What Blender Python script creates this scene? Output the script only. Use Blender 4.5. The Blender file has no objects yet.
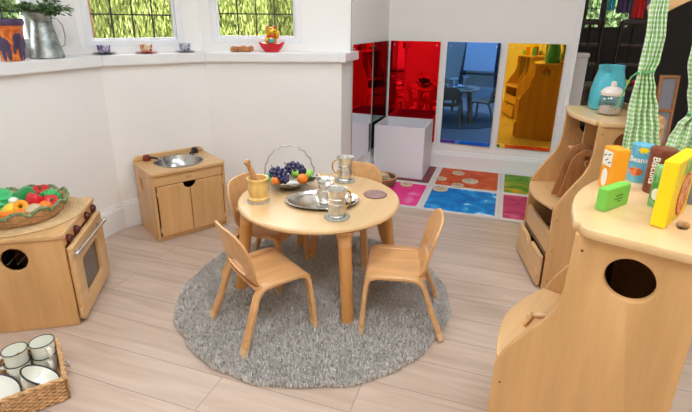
import bpy, bmesh, math, random
from mathutils import Vector, Matrix
from math import sin, cos, pi, radians, sqrt, atan2
random.seed(7)
SC = bpy.context.scene
COL = SC.collection

# ---------------------------------------------------------------- materials
def lin(c):
    return tuple(((v/255)/12.92 if v/255 <= .04045 else ((v/255+.055)/1.055)**2.4) for v in c)

MATS = {}
def new_mat(name):
    m = bpy.data.materials.new(name); m.use_nodes = True
    nt = m.node_tree
    b = nt.nodes.get('Principled BSDF')
    return m, nt, b

def plain(name, rgb, rough=.5, metal=0., spec=.5, coat=0., trans=0., ior=1.45, noise=0., nscale=20., alpha=1.):
    m, nt, b = new_mat(name)
    c = lin(rgb)
    b.inputs['Base Color'].default_value = (*c, 1)
    b.inputs['Roughness'].default_value = rough
    b.inputs['Metallic'].default_value = metal
    b.inputs['Specular IOR Level'].default_value = spec
    b.inputs['Coat Weight'].default_value = coat
    b.inputs['Transmission Weight'].default_value = trans
    b.inputs['IOR'].default_value = ior
    b.inputs['Alpha'].default_value = alpha
    tc = nt.nodes.new('ShaderNodeTexCoord'); nz = nt.nodes.new('ShaderNodeTexNoise')
    nz.inputs['Scale'].default_value = nscale; nz.inputs['Detail'].default_value = 3
    nt.links.new(tc.outputs['Object'], nz.inputs['Vector'])
    mx = nt.nodes.new('ShaderNodeMix'); mx.data_type = 'RGBA'
    k = max(noise, .015)
    mx.inputs[6].default_value = (*[v*(1-k) for v in c], 1)
    mx.inputs[7].default_value = (*[min(1, v*(1+k)) for v in c], 1)
    nt.links.new(nz.outputs['Fac'], mx.inputs[0])
    nt.links.new(mx.outputs[2], b.inputs['Base Color'])
    return m

def wood(name, rgb, dark=.82, axis=2, scale=9., rough=.38, coat=.15):
    """veneer with long grain running along the given local axis"""
    m, nt, b = new_mat(name)
    c = lin(rgb)
    tc = nt.nodes.new('ShaderNodeTexCoord'); mp = nt.nodes.new('ShaderNodeMapping')
    s = [scale, scale, scale]; s[axis] = scale*.09
    mp.inputs['Scale'].default_value = s
    nz = nt.nodes.new('ShaderNodeTexNoise'); nz.inputs['Scale'].default_value = 2.2
    nz.inputs['Detail'].default_value = 5; nz.inputs['Distortion'].default_value = .6
    n2 = nt.nodes.new('ShaderNodeTexNoise'); n2.inputs['Scale'].default_value = 14; n2.inputs['Detail'].default_value = 3
    rp = nt.nodes.new('ShaderNodeValToRGB')
    rp.color_ramp.elements[0].position = .32; rp.color_ramp.elements[1].position = .68
    rp.color_ramp.elements[0].color = (c[0]*dark, c[1]*dark*.97, c[2]*dark*.92, 1)
    rp.color_ramp.elements[1].color = (min(1, c[0]*1.06), min(1, c[1]*1.06), min(1, c[2]*1.06), 1)
    ad = nt.nodes.new('ShaderNodeMath'); ad.operation = 'MULTIPLY_ADD'
    ad.inputs[1].default_value = .22
    L = nt.links.new
    L(tc.outputs['Object'], mp.inputs['Vector']); L(mp.outputs['Vector'], nz.inputs['Vector']); L(mp.outputs['Vector'], n2.inputs['Vector'])
    L(n2.outputs['Fac'], ad.inputs[0]); L(nz.outputs['Fac'], ad.inputs[2])
    sb = nt.nodes.new('ShaderNodeMath'); sb.operation = 'SUBTRACT'; sb.inputs[1].default_value = .11
    L(ad.outputs[0], sb.inputs[0]); L(sb.outputs[0], rp.inputs['Fac']); L(rp.outputs['Color'], b.inputs['Base Color'])
    b.inputs['Roughness'].default_value = rough; b.inputs['Coat Weight'].default_value = coat
    b.inputs['Coat Roughness'].default_value = .25
    return m

def mottled(name, cols, scale=4., rough=.3, detail=4., distort=1., coat=0.):
    """several colours mixed by noise (liquid tiles, glazes)"""
    m, nt, b = new_mat(name)
    tc = nt.nodes.new('ShaderNodeTexCoord'); nz = nt.nodes.new('ShaderNodeTexNoise')
    nz.inputs['Scale'].default_value = scale; nz.inputs['Detail'].default_value = detail; nz.inputs['Distortion'].default_value = distort
    rp = nt.nodes.new('ShaderNodeValToRGB')
    e = rp.color_ramp.elements
    while len(e) < len(cols): e.new(.5)
    for i, (p, c) in enumerate(cols):
        e[i].position = p; e[i].color = (*lin(c), 1)
    nt.links.new(tc.outputs['Object'], nz.inputs['Vector']); nt.links.new(nz.outputs['Fac'], rp.inputs['Fac'])
    nt.links.new(rp.outputs['Color'], b.inputs['Base Color'])
    b.inputs['Roughness'].default_value = rough; b.inputs['Coat Weight'].default_value = coat
    return m

M = {}
M['maple'] = wood('maple ply', (218, 170, 114), .88, 2)
M['maple_x'] = wood('maple ply x grain', (224, 180, 126), .88, 0)
M['maple_y'] = wood('maple ply y grain', (224, 180, 126), .88, 1)
M['edge'] = wood('pale ply edge', (238, 206, 162), .92, 1, 14)
M['bentwood'] = wood('bent beech', (222, 170, 114), .86, 0)
M['legwood'] = wood('turned beech leg', (222, 160, 92), .86, 2)
M['cap'] = plain('pale foot cap', (228, 190, 146), .5)
M['tabletop'] = wood('table top maple', (226, 190, 140), .94, 1, 7, .3, .3)
M['honey'] = wood('honey wood', (214, 160, 98), .78, 2, 20)
M['toast'] = wood('brown board wood', (176, 118, 70), .72, 2, 14)
M['mortar'] = wood('turned mortar wood', (238, 200, 122), .84, 2, 22, .3, .4)
M['pestle'] = wood('pestle wood', (206, 150, 96), .78, 2, 24, .3, .4)
M['darkwood'] = wood('dark chair wood', (74, 48, 36), .7, 2, 12)
M['slice'] = wood('pale wood slice', (226, 198, 160), .84, 0, 20)
M['wall'] = plain('white painted plaster', (247, 245, 242), .75, noise=.02, nscale=3)
M['wallb'] = plain('pale grey painted plaster', (243, 240, 236), .75, noise=.02, nscale=3)
M['gloss'] = plain('white gloss paint', (240, 240, 240), .3)
M['upvc'] = plain('white window frame plastic', (244, 245, 247), .25)
M['ceil'] = plain('ceiling white', (240, 239, 236), .8)
M['lead'] = plain('lead came', (70, 70, 66), .5, .4)
M['cream'] = plain('cream back wall', (226, 214, 190), .7)
M['black'] = plain('black', (22, 22, 22), .5)
M['dark'] = plain('dark room paint', (112, 106, 101), .8)  # dark wall colour stands in for the lack of light beyond
M['darkfloor'] = plain('dark floor', (60, 48, 42), .6)  # shade of the room beyond put into the floor colour
M['whitebox'] = plain('white laminate', (236, 233, 238), .45)
M['steel'] = plain('brushed steel', (196, 196, 196), .22, 1., noise=.06, nscale=60)
M['pewter'] = plain('hammered pewter', (222, 220, 214), .36, 1., noise=.2, nscale=45)
M['pewterdark'] = plain('dull pewter', (186, 182, 172), .42, 1., noise=.3, nscale=30)
M['silver'] = plain('polished silver', (238, 236, 232), .2, 1.)
M['brass'] = plain('brass', (214, 180, 92), .25, 1.)
M['chrome'] = plain('chrome', (215, 218, 222), .1, 1.)
M['zinc'] = mottled('galvanised zinc', [(.3, (120, 132, 130)), (.5, (160, 168, 166)), (.7, (196, 200, 198))], 26, .35)
for _n in ('zinc',): M[_n].node_tree.nodes['Principled BSDF'].inputs['Metallic'].default_value = .75
M['knobred'] = plain('dark red knob', (120, 44, 38), .35)
M['knobblack'] = plain('black knob face', (40, 32, 32), .35)
M['glassdark'] = plain('smoked oven glass', (84, 76, 70), .15, 0, .6)
M['inside'] = plain('unlit cabinet inside', (120, 92, 64), .7)  # darker brown stands in for shade inside the cabinets
M['wicker'] = wood('wicker', (224, 178, 126), .66, 0, 30, .55, 0)
M['wickerdark'] = wood('dark wicker', (150, 112, 74), .6, 0, 30, .55, 0)
M['seagrass'] = wood('woven mat', (218, 186, 138), .82, 0, 26, .6, 0)
M['crochet'] = mottled('crochet green', [(.35, (96, 112, 72)), (.65, (150, 164, 118))], 120, .9)
M['enamel'] = plain('cream enamel', (240, 240, 228), .18, coat=.4)
M['enamelrim'] = plain('dark enamel rim', (52, 58, 62), .25)
M['teal'] = plain('turquoise glaze', (72, 176, 190), .22, coat=.5)
M['glass'] = plain('clear glass', (245, 248, 248), .03, 0, .5, trans=1., ior=1.45)
def thin_glass(name, tint):
    m = bpy.data.materials.new(name); m.use_nodes = True; nt = m.node_tree; nt.nodes.clear()
    o = nt.nodes.new('ShaderNodeOutputMaterial'); t = nt.nodes.new('ShaderNodeBsdfTransparent'); gl = nt.nodes.new('ShaderNodeBsdfGlossy')
    t.inputs[0].default_value = (*tint, 1); gl.inputs['Roughness'].default_value = .05
    mx = nt.nodes.new('ShaderNodeMixShader'); fr = nt.nodes.new('ShaderNodeValue'); fr.outputs[0].default_value = .10
    nt.links.new(fr.outputs[0], mx.inputs[0]); nt.links.new(t.outputs[0], mx.inputs[1]); nt.links.new(gl.outputs[0], mx.inputs[2]); nt.links.new(mx.outputs[0], o.inputs[0]); return m
M['glass'] = thin_glass('clear jar glass', (.93, .95, .95))
M['powder'] = plain('pale pink grains', (226, 200, 182), .9, noise=.1, nscale=80)
M['lid'] = plain('frosted lid', (226, 214, 202), .35)
M['redplastic'] = plain('red plastic', (212, 26, 40), .3, coat=.3)
M['gold'] = plain('gold paint', (236, 180, 52), .25, .6)
M['grape'] = plain('dark grape', (44, 40, 82), .28, coat=.3, noise=.2, nscale=30)
M['leaf'] = mottled('leaf green', [(.3, (42, 78, 40)), (.7, (96, 134, 70))], 30, .5)
M['plantleaf'] = mottled('plant leaf', [(.3, (52, 86, 46)), (.7, (112, 146, 84))], 20, .5)
def veg(n, c, r=.35): M[n] = plain('toy '+n, c, r, coat=.15, noise=.06, nscale=15)
veg('green', (58, 176, 92)); veg('lettuce', (64, 190, 110)); veg('pepper', (36, 150, 70)); veg('red', (214, 30, 42)); veg('orange', (246, 132, 36))
veg('yellow', (248, 208, 62)); veg('amber', (246, 166, 28)); veg('potato', (206, 184, 148)); veg('egg', (240, 240, 234)); veg('lime', (160, 218, 88))
M['boxorange'] = plain('orange paint', (248, 164, 40), .45); M['boxgreen'] = plain('green paint', (120, 200, 84), .45)
M['boxyellow'] = plain('yellow paint', (252, 218, 20), .42); M['labelwhite'] = plain('label white', (242, 238, 226), .5)
M['canblue'] = mottled('blue can print', [(.4, (92, 176, 206)), (.65, (140, 206, 226))], 18, .35)
M['canbrown'] = mottled('brown can print', [(.4, (112, 56, 40)), (.65, (146, 80, 58))], 30, .35)
M['cangreen'] = mottled('green can print', [(.42, (70, 150, 70)), (.6, (160, 206, 150))], 24, .35)
M['beansprint'] = mottled('bean picture', [(.4, (206, 92, 40)), (.6, (240, 150, 90))], 90, .5)
M['pizza'] = mottled('pizza picture', [(.4, (206, 92, 48)), (.55, (240, 190, 120)), (.65, (228, 120, 70))], 70, .5)
M['printred'] = plain('printed red', (205, 44, 40), .5); M['printblue'] = plain('printed navy', (54, 60, 118), .5)
M['printgreen'] = mottled('printed greens', [(.4, (112, 160, 60)), (.6, (186, 206, 96))], 40, .5)
M['ink'] = plain('dark ink', (52, 70, 44), .6)
M['lilac'] = plain('lilac plastic', (182, 166, 200), .3, trans=.3)
M['potorange'] = mottled('painted jar glaze', [(.4, (196, 84, 34)), (.6, (236, 140, 52))], 26, .3, coat=.3)
M['potpurple'] = plain('purple glaze', (74, 58, 92), .35, coat=.3)
M['cuppurple'] = mottled('purple patterned china', [(.44, (92, 76, 128)), (.56, (206, 196, 216))], 60, .3)
M['cupcream'] = mottled('red and gold patterned china', [(.42, (196, 60, 52)), (.5, (230, 200, 120)), (.6, (236, 232, 214))], 60, .3)
M['cuplilac'] = mottled('lilac patterned china', [(.45, (130, 124, 160)), (.58, (210, 208, 222))], 60, .3)
M['saucerdark'] = plain('dark green saucer', (66, 74, 70), .35); M['saucerred'] = plain('red saucer', (186, 66, 52), .35); M['saucergrey'] = plain('grey saucer', (140, 140, 150), .35)
M['terracotta'] = mottled('carved brown wood', [(.4, (162, 98, 50)), (.6, (206, 140, 84))], 40, .5)
M['coaster'] = mottled('mosaic coaster', [(.38, (96, 116, 100)), (.46, (206, 206, 190)), (.54, (130, 140, 132)), (.62, (196, 180, 160))], 90, .5)
M['coasterred'] = mottled('red mosaic coaster', [(.38, (132, 66, 66)), (.48, (176, 140, 130)), (.56, (112, 96, 120)), (.64, (186, 160, 120))], 90, .5)
M['coastergrey'] = mottled('grey coaster', [(.4, (150, 146, 150)), (.6, (196, 190, 186))], 60, .6)
M['ricegrain'] = plain('slice pattern brown', (120, 78, 48), .6)
M['border'] = plain('tile border white', (226, 222, 218), .4)

def gingham(name, per=.0155):
    m, nt, b = new_mat(name)
    tc = nt.nodes.new('ShaderNodeTexCoord'); sp = nt.nodes.new('ShaderNodeSeparateXYZ')
    L = nt.links.new; L(tc.outputs['UV'], sp.inputs[0])
    outs = []
    for ax in (0, 1):
        mu = nt.nodes.new('ShaderNodeMath'); mu.operation = 'MULTIPLY'; mu.inputs[1].default_value = 1/per
        fr = nt.nodes.new('ShaderNodeMath'); fr.operation = 'FRACT'
        gt = nt.nodes.new('ShaderNodeMath'); gt.operation = 'GREATER_THAN'; gt.inputs[1].default_value = .5
        L(sp.outputs[ax], mu.inputs[0]); L(mu.outputs[0], fr.inputs[0]); L(fr.outputs[0], gt.inputs[0]); outs.append(gt)
    ad = nt.nodes.new('ShaderNodeMath'); ad.operation = 'ADD'; L(outs[0].outputs[0], ad.inputs[0]); L(outs[1].outputs[0], ad.inputs[1])
    hv = nt.nodes.new('ShaderNodeMath'); hv.operation = 'MULTIPLY'; hv.inputs[1].default_value = .5; L(ad.outputs[0], hv.inputs[0])
    rp = nt.nodes.new('ShaderNodeValToRGB'); rp.color_ramp.interpolation = 'CONSTANT'
    e = rp.color_ramp.elements; e.new(.4)
    for i, (p, c) in enumerate(((0, (244, 248, 240)), (.4, (198, 228, 172)), (.9, (146, 200, 112)))):
        e[i].position = p; e[i].color = (*lin(c), 1)
    L(hv.outputs[0], rp.inputs['Fac']); L(rp.outputs['Color'], b.inputs['Base Color'])
    b.inputs['Roughness'].default_value = .85
    return m
M['gingham'] = gingham('green gingham cloth')

def mirror(name, rgb):
    m, nt, b = new_mat(name)
    tc = nt.nodes.new('ShaderNodeTexCoord'); nz = nt.nodes.new('ShaderNodeTexNoise'); nz.inputs['Scale'].default_value = 2
    mx = nt.nodes.new('ShaderNodeMix'); mx.data_type = 'RGBA'
    mx.inputs[6].default_value = (*lin(rgb), 1); mx.inputs[7].default_value = (*lin([min(255, v*1.03) for v in rgb]), 1)
    nt.links.new(tc.outputs['Object'], nz.inputs['Vector']); nt.links.new(nz.outputs['Fac'], mx.inputs[0])
    nt.links.new(mx.outputs[2], b.inputs['Base Color'])
    b.inputs['Metallic'].default_value = 1; b.inputs['Roughness'].default_value = .02
    return m
M['mred'] = mirror('red acrylic mirror', (226, 16, 30)); M['mblue'] = mirror('blue acrylic mirror', (84, 134, 206))
M['mgold'] = mirror('gold acrylic mirror', (248, 196, 60)); M['mgreen'] = mirror('green acrylic mirror', (22, 92, 66)); M['mclear'] = mirror('silver acrylic mirror', (238, 238, 240))

def floor_mat():
    m, nt, b = new_mat('oak laminate planks')
    L = nt.links.new
    tc = nt.nodes.new('ShaderNodeTexCoord'); mp = nt.nodes.new('ShaderNodeMapping')
    mp.inputs['Rotation'].default_value = (0, 0, radians(1.6)); mp.inputs['Location'].default_value = (.35, -.012, 0)
    br = nt.nodes.new('ShaderNodeTexBrick')
    br.offset = .37; br.inputs['Scale'].default_value = 1
    br.inputs['Brick Width'].default_value = 1.25; br.inputs['Row Height'].default_value = .155
    br.inputs['Mortar Size'].default_value = .0016; br.inputs['Mortar Smooth'].default_value = .2
    br.inputs['Color1'].default_value = (0, 0, 0, 1); br.inputs['Color2'].default_value = (1, 1, 1, 1); br.inputs['Mortar'].default_value = (.5, .5, .5, 1)
    L(tc.outputs['Object'], mp.inputs['Vector']); L(mp.outputs['Vector'], br.inputs['Vector'])
    m2 = nt.nodes.new('ShaderNodeMapping'); m2.inputs['Scale'].default_value = (.9, 9, 1)
    L(mp.outputs['Vector'], m2.inputs['Vector'])
    ofs = nt.nodes.new('ShaderNodeVectorMath'); ofs.operation = 'MULTIPLY_ADD'
    ofs.inputs[1].default_value = (3, 5, 0); L(br.outputs['Color'], ofs.inputs[0]); L(m2.outputs['Vector'], ofs.inputs[2])
    nz = nt.nodes.new('ShaderNodeTexNoise'); nz.inputs['Scale'].default_value = 2.6; nz.inputs['Detail'].default_value = 7; nz.inputs['Distortion'].default_value = .8
    L(ofs.outputs[0], nz.inputs['Vector'])
    rp = nt.nodes.new('ShaderNodeValToRGB'); e = rp.color_ramp.elements
    e[0].position = .3; e[0].color = (*lin((190, 166, 148)), 1); e[1].position = .7; e[1].color = (*lin((211, 190, 172)), 1)
    L(nz.outputs['Fac'], rp.inputs['Fac'])
    hs = nt.nodes.new('ShaderNodeMix'); hs.data_type = 'RGBA'; hs.blend_type = 'MULTIPLY'; hs.inputs[0].default_value = 1
    r2 = nt.nodes.new('ShaderNodeValToRGB'); r2.color_ramp.elements[0].color = (.91, .90, .89, 1); r2.color_ramp.elements[1].color = (1, 1, 1, 1)
    L(br.outputs['Color'], r2.inputs['Fac']); L(rp.outputs['Color'], hs.inputs[6]); L(r2.outputs['Color'], hs.inputs[7])
    mm = nt.nodes.new('ShaderNodeMix'); mm.data_type = 'RGBA'; mm.inputs[7].default_value = (*lin((158, 134, 118)), 1)
    L(br.outputs['Fac'], mm.inputs[0]); L(hs.outputs[2], mm.inputs[6]); L(mm.outputs[2], b.inputs['Base Color'])
    b.inputs['Roughness'].default_value = .42; b.inputs['Specular IOR Level'].default_value = .35
    return m
M['floor'] = floor_mat()
M['pile'] = mottled('grey shag pile', [(.3, (196, 190, 184)), (.7, (240, 235, 229))], 60, .95)
M['rugback'] = plain('rug backing', (150, 147, 143), .95)
M['hedge'] = mottled('sunlit willow leaves', [(.25, (104, 118, 54)), (.5, (150, 158, 76)), (.75, (190, 194, 118))], 3, .7)  # yellow green is the foliage's own colour
M['hedge2'] = mottled('green shrub leaves', [(.25, (68, 94, 50)), (.5, (102, 128, 70)), (.75, (150, 164, 108))], 3, .7)
M['brick'] = mottled('weathered brick', [(.3, (96, 62, 44)), (.7, (150, 98, 68))], 9, .9)
M['grass'] = mottled('lawn', [(.3, (84, 110, 52)), (.7, (140, 160, 84))], 8, .9)

# ---------------------------------------------------------------- mesh helpers
class G:
    """collects shapes and links them as ONE mesh object"""
    def __init__(s): s.bm = bmesh.new()
    def _tf(s, vs, mat):
        if mat is not None: bmesh.ops.transform(s.bm, matrix=mat, verts=vs)
        return s
    def mesh(s, me, mat=None):
        n = len(s.bm.verts); s.bm.from_mesh(me); s.bm.verts.ensure_lookup_table()
        return s._tf(s.bm.verts[n:], mat)
    def box(s, x0, x1, y0, y1, z0, z1, bev=0., mat=None, seg=2):
        t = bmesh.new(); bmesh.ops.create_cube(t, size=1)
        bmesh.ops.transform(t, matrix=Matrix.Translation(((x0+x1)/2, (y0+y1)/2, (z0+z1)/2)) @ Matrix.Diagonal((x1-x0, y1-y0, z1-z0, 1)), verts=t.verts)
        if bev: bmesh.ops.bevel(t, geom=t.edges[:], offset=bev, segments=seg, affect='EDGES', profile=.5)
        me = bpy.data.meshes.new('t'); t.to_mesh(me); t.free(); s.mesh(me, mat); bpy.data.meshes.remove(me); return s
    def lathe(s, prof, n=32, mat=None, wob=None, caps=True):
        """prof: list of (r,z); closed at ends when r==0"""
        rings = []; vs = []
        for (r, z) in prof:
            if r < 1e-6: v = s.bm.verts.new((0, 0, z)); rings.append([v]); vs.append(v)
            else:
                ring = []
                for i in range(n):
                    a = 2*pi*i/n; rr = r*(wob(a, r, z) if wob else 1)
                    v = s.bm.verts.new((rr*cos(a), rr*sin(a), z)); ring.append(v); vs.append(v)
                rings.append(ring)
        for A, B in zip(rings, rings[1:]):
            for i in range(n):
                j = (i+1) % n
                if len(A) == 1 and len(B) == 1: continue
                if len(A) == 1: s.bm.faces.new((A[0], B[j], B[i]))
                elif len(B) == 1: s.bm.faces.new((A[i], A[j], B[0]))
                else: s.bm.faces.new((A[i], A[j], B[j], B[i]))
        return s._tf(vs, mat)
    def tube(s, pts, r, n=8, closed=False, mat=None, caps=True, rx=None):
        """round (or elliptic) tube along 3-D points; r may be a list"""
        pts = [Vector(p) for p in pts]; N = len(pts); vs = []; rings = []
        up = Vector((0, 0, 1)); prev = None
        for i, p in enumerate(pts):
            if closed: d = pts[(i+1) % N]-pts[i-1]
            else: d = pts[min(i+1, N-1)]-pts[max(i-1, 0)]
            d.normalize()
            if prev is None:
                a = d.cross(up)
                if a.length < .05: a = d.cross(Vector((0, 1, 0)))
            else: a = prev-d*prev.dot(d)
            a.normalize(); b = d.cross(a); prev = a
            rr = r[i] if isinstance(r, (list, tuple)) else r
            ring = [s.bm.verts.new(p+a*cos(2*pi*k/n)*rr*(rx or 1)+b*sin(2*pi*k/n)*rr) for k in range(n)]
            rings.append(ring); vs += ring
        for A, B in zip(rings, rings[1:]+([rings[0]] if closed else [])):
            for k in range(n):
                s.bm.faces.new((A[k], A[(k+1) % n], B[(k+1) % n], B[k]))
        if caps and not closed:
            s.bm.faces.new(rings[0][::-1]); s.bm.faces.new(rings[-1])
        return s._tf(vs, mat)
    def strip(s, pts, wdir, w, t, mat=None):
        """rectangular bar swept along pts; wdir = direction of its width"""
        pts = [Vector(p) for p in pts]; wd = Vector(wdir).normalized(); rings = []; vs = []
        for i, p in enumerate(pts):
            d = (pts[min(i+1, len(pts)-1)]-pts[max(i-1, 0)]).normalized()
            nn = d.cross(wd).normalized(); ww = nn.cross(d).normalized()
            c = .22
            ring = []
            for (a, b) in ((-1, -1+c*2), (-1+c, -1), (1-c, -1), (1, -1+c*2), (1, 1-c*2), (1-c, 1), (-1+c, 1), (-1, 1-c*2)):
                ring.append(s.bm.verts.new(p+ww*a*w/2+nn*b*t/2))
            rings.append(ring); vs += ring
        for A, B in zip(rings, rings[1:]):
            for k in range(8): s.bm.faces.new((A[k], A[(k+1) % 8], B[(k+1) % 8], B[k]))
        s.bm.faces.new(rings[0][::-1]); s.bm.faces.new(rings[-1])
        return s._tf(vs, mat)
    def ball(s, r=1., mat=None, sub=2, sx=1, sy=1, sz=1, bump=0., seed=0, freq=3.):
        t = bmesh.new(); bmesh.ops.create_icosphere(t, subdivisions=sub, radius=1)
        for v in t.verts:
            k = 1
            if bump:
                p = v.co*freq
                k = 1+bump*(sin(p.x*2.1+seed)*cos(p.y*1.7+seed*2)+sin(p.z*2.6+p.x+seed))*.5
            v.co = Vector((v.co.x*sx, v.co.y*sy, v.co.z*sz))*r*k
        me = bpy.data.meshes.new('t'); t.to_mesh(me); t.free(); s.mesh(me, mat); bpy.data.meshes.remove(me); return s
    def slice(s, axis, vals):
        no = [0, 0, 0]; no[axis] = 1
        for v in vals:
            co = [0, 0, 0]; co[axis] = v
            bmesh.ops.bisect_plane(s.bm, geom=s.bm.verts[:]+s.bm.edges[:]+s.bm.faces[:], plane_co=co, plane_no=no)
        return s
    def warp(s, f):
        for v in s.bm.verts: v.co = Vector(f(*v.co))
        return s
    def build(s, name, mat, parent=None, loc=None, rot=None, smooth=35, kind=None, label=None):
        bmesh.ops.recalc_face_normals(s.bm, faces=s.bm.faces[:])
        if smooth:
            lim = radians(smooth)
            for f in s.bm.faces: f.smooth = True
            for e in s.bm.edges:
                if len(e.link_faces) == 2:
                    an = e.calc_face_angle(0); a1, a2 = (f.calc_area() for f in e.link_faces)
                    if an > lim or (an > .18 and max(a1, a2) > 12*min(a1, a2)): e.smooth = False
        me = bpy.data.meshes.new(name); s.bm.to_mesh(me); s.bm.free()
        me.materials.append(M[mat] if isinstance(mat, str) else mat)
        o = bpy.data.objects.new(name, me); COL.objects.link(o)
        if parent is not None: o.parent = parent
        if loc is not None: o.location = loc
        if rot is not None: o.rotation_euler = rot
        if kind: o['kind'] = kind
        if label: o['label'] = label
        return o

def plate(loops, thick, bev=.002, holebev=None, smooth_loops=()):
    """flat board in XY (z 0..thick) with optional holes, edges softened"""
    cu = bpy.data.curves.new('t', 'CURVE'); cu.dimensions = '2D'; cu.fill_mode = 'BOTH'
    for lp in loops:
        sp = cu.splines.new('POLY'); sp.points.add(len(lp)-1)
        for p, q in zip(sp.points, lp): p.co = (q[0], q[1], 0, 1)
        sp.use_cyclic_u = True
    cu.extrude = thick/2-bev; cu.bevel_depth = bev; cu.bevel_resolution = 1; cu.offset = -bev
    ob = bpy.data.objects.new('t', cu)
    me = bpy.data.meshes.new_from_object(ob)
    bpy.data.objects.remove(ob); bpy.data.curves.remove(cu)
    me.transform(Matrix.Translation((0, 0, thick/2)))
    bm = bmesh.new(); bm.from_mesh(me); bmesh.ops.remove_doubles(bm, verts=bm.verts, dist=1e-5); bm.to_mesh(me); bm.free()
    return me

def text_mesh(txt, size, ext=.0006, spacing=1.):
    cu = bpy.data.curves.new('t', 'FONT'); cu.body = txt; cu.size = size; cu.extrude = ext; cu.align_x = 'CENTER'; cu.align_y = 'CENTER'
    cu.space_character = spacing; cu.resolution_u = 3; cu.offset = size*.018
    ob = bpy.data.objects.new('t', cu); me = bpy.data.meshes.new_from_object(ob)
    bpy.data.objects.remove(ob); bpy.data.curves.remove(cu); return me

def circ(cx, cy, r, n=40, ry=None): return [(cx+r*cos(2*pi*i/n), cy+(ry or r)*sin(2*pi*i/n)) for i in range(n)]
def rrect(x0, x1, y0, y1, r, n=6):
    if not isinstance(r, (list, tuple)): r = (r,)*4   # order: x0y0, x1y0, x1y1, x0y1
    out = []
    for (cx, cy, a0, rr) in ((x0+r[0], y0+r[0], pi, r[0]), (x1-r[1], y0+r[1], 1.5*pi, r[1]), (x1-r[2], y1-r[2], 0, r[2]), (x0+r[3], y1-r[3], .5*pi, r[3])):
        if rr < 1e-6: out.append((cx, cy))
        else: out += [(cx+rr*cos(a0+i*pi/2/n), cy+rr*sin(a0+i*pi/2/n)) for i in range(n+1)]
    return out
def basis(o, ex, ey, ez):
    m = Matrix.Identity(4)
    for i, v in enumerate((ex, ey, ez)):
        for k in range(3): m[k][i] = v[k]
    for k in range(3): m[k][3] = o[k]
    return m
XZ = lambda y: basis((0, y, 0), (1, 0, 0), (0, 0, 1), (0, -1, 0))   # plate XY -> world XZ, thickness toward -y
YZ = lambda x: basis((x, 0, 0), (0, 1, 0), (0, 0, 1), (1, 0, 0))     # plate XY -> world YZ, thickness toward +x
T = Matrix.Translation
def RX(a): return Matrix.Rotation(a, 4, 'X')
def RY(a): return Matrix.Rotation(a, 4, 'Y')
def RZ(a): return Matrix.Rotation(a, 4, 'Z')

def tag(o, label, cat, group=None):
    o['label'] = label; o['category'] = cat
    if group: o['group'] = group
    return o
def thing(name, label, cat, loc=(0, 0, 0), rz=0., group=None):
    o = bpy.data.objects.new(name, None); o.empty_display_size = .05; COL.objects.link(o)
    o.location = loc; o.rotation_euler = (0, 0, rz)
    return tag(o, label, cat, group)
def struct(o): o['kind'] = 'structure'; return o
def copy_tree(o, parent=None):
    c = o.copy(); COL.objects.link(c)
    if parent is not None: c.parent = parent
    for ch in list(o.children): copy_tree(ch, c)
    return c
LAMP, SKY, EXPO = 8.4, 6.0, 0.5
# ---------------------------------------------------------------- the room
V2 = lambda p: Vector((p[0], p[1]))
BAY = [V2(p) for p in ((-1.93, -.45), (-1.93, .8), (-2.028, 1.453), (-1.99, 2.027), (-1.667, 2.511), (-.905, 2.83))]
def off(d):
    out = []
    for i, p in enumerate(BAY):
        ns = []
        if i > 0: t = (p-BAY[i-1]).normalized(); ns.append(Vector((-t.y, t.x)))
        if i < len(BAY)-1: t = (BAY[i+1]-p).normalized(); ns.append(Vector((-t.y, t.x)))
        if len(ns) == 2:
            b = (ns[0]+ns[1]).normalized(); out.append(p+b*d/b.dot(ns[0]))
        elif i == 0: out.append(p+ns[0]*d)
        else: out.append(Vector((p.x+.006*d, p.y+d/ns[0].y)))
    return out
def prism(poly, z0, z1, bev=0):
    g = G(); vs = [g.bm.verts.new((p[0], p[1], z0)) for p in poly]; vt = [g.bm.verts.new((p[0], p[1], z1)) for p in poly]
    g.bm.faces.new(vs[::-1]); g.bm.faces.new(vt)
    for i in range(len(poly)):
        j = (i+1) % len(poly); g.bm.faces.new((vs[i], vs[j], vt[j], vt[i]))
    if bev: bmesh.ops.bevel(g.bm, geom=g.bm.edges[:], offset=bev, segments=2, affect='EDGES')
    return g
ZS, ZT, CEIL = .93, .984, 2.4
OUT, INN, UP = off(.30), off(-.03), off(.17)
SEGN = ['left_side', 'left_back', 'bay_left', 'bay_centre', 'bay_right']
for i, n in enumerate(SEGN):
    top = CEIL if i < 1 else ZS
    struct(prism((BAY[i], BAY[i+1], OUT[i+1], OUT[i]), 0, top).build('wall_'+n, 'wall'))
    if i >= 1:
        struct(prism((INN[i], INN[i+1], OUT[i+1], OUT[i]), ZS, ZT, .004).build('trim_%d' % i, 'gloss'))
# return of the sill round the corner of the bay
struct(prism((INN[5]+V2((.0, -.002)), INN[5]+V2((.034, .006)), (-.868, 3.09), (-.90, 3.09)), ZS, ZT, .003).build('trim_5', 'gloss'))
def glassmat():
    m = bpy.data.materials.new('window glass'); m.use_nodes = True; nt = m.node_tree; nt.nodes.clear()
    o = nt.nodes.new('ShaderNodeOutputMaterial'); t = nt.nodes.new('ShaderNodeBsdfTransparent'); gl = nt.nodes.new('ShaderNodeBsdfGlossy')
    gl.inputs['Roughness'].default_value = .02; mx = nt.nodes.new('ShaderNodeMixShader'); fr = nt.nodes.new('ShaderNodeFresnel'); fr.inputs['IOR'].default_value = 1.3
    nt.links.new(fr.outputs[0], mx.inputs[0]); nt.links.new(t.outputs[0], mx.inputs[1]); nt.links.new(gl.outputs[0], mx.inputs[2]); nt.links.new(mx.outputs[0], o.inputs[0]); return m
M['pane'] = glassmat()
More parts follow.
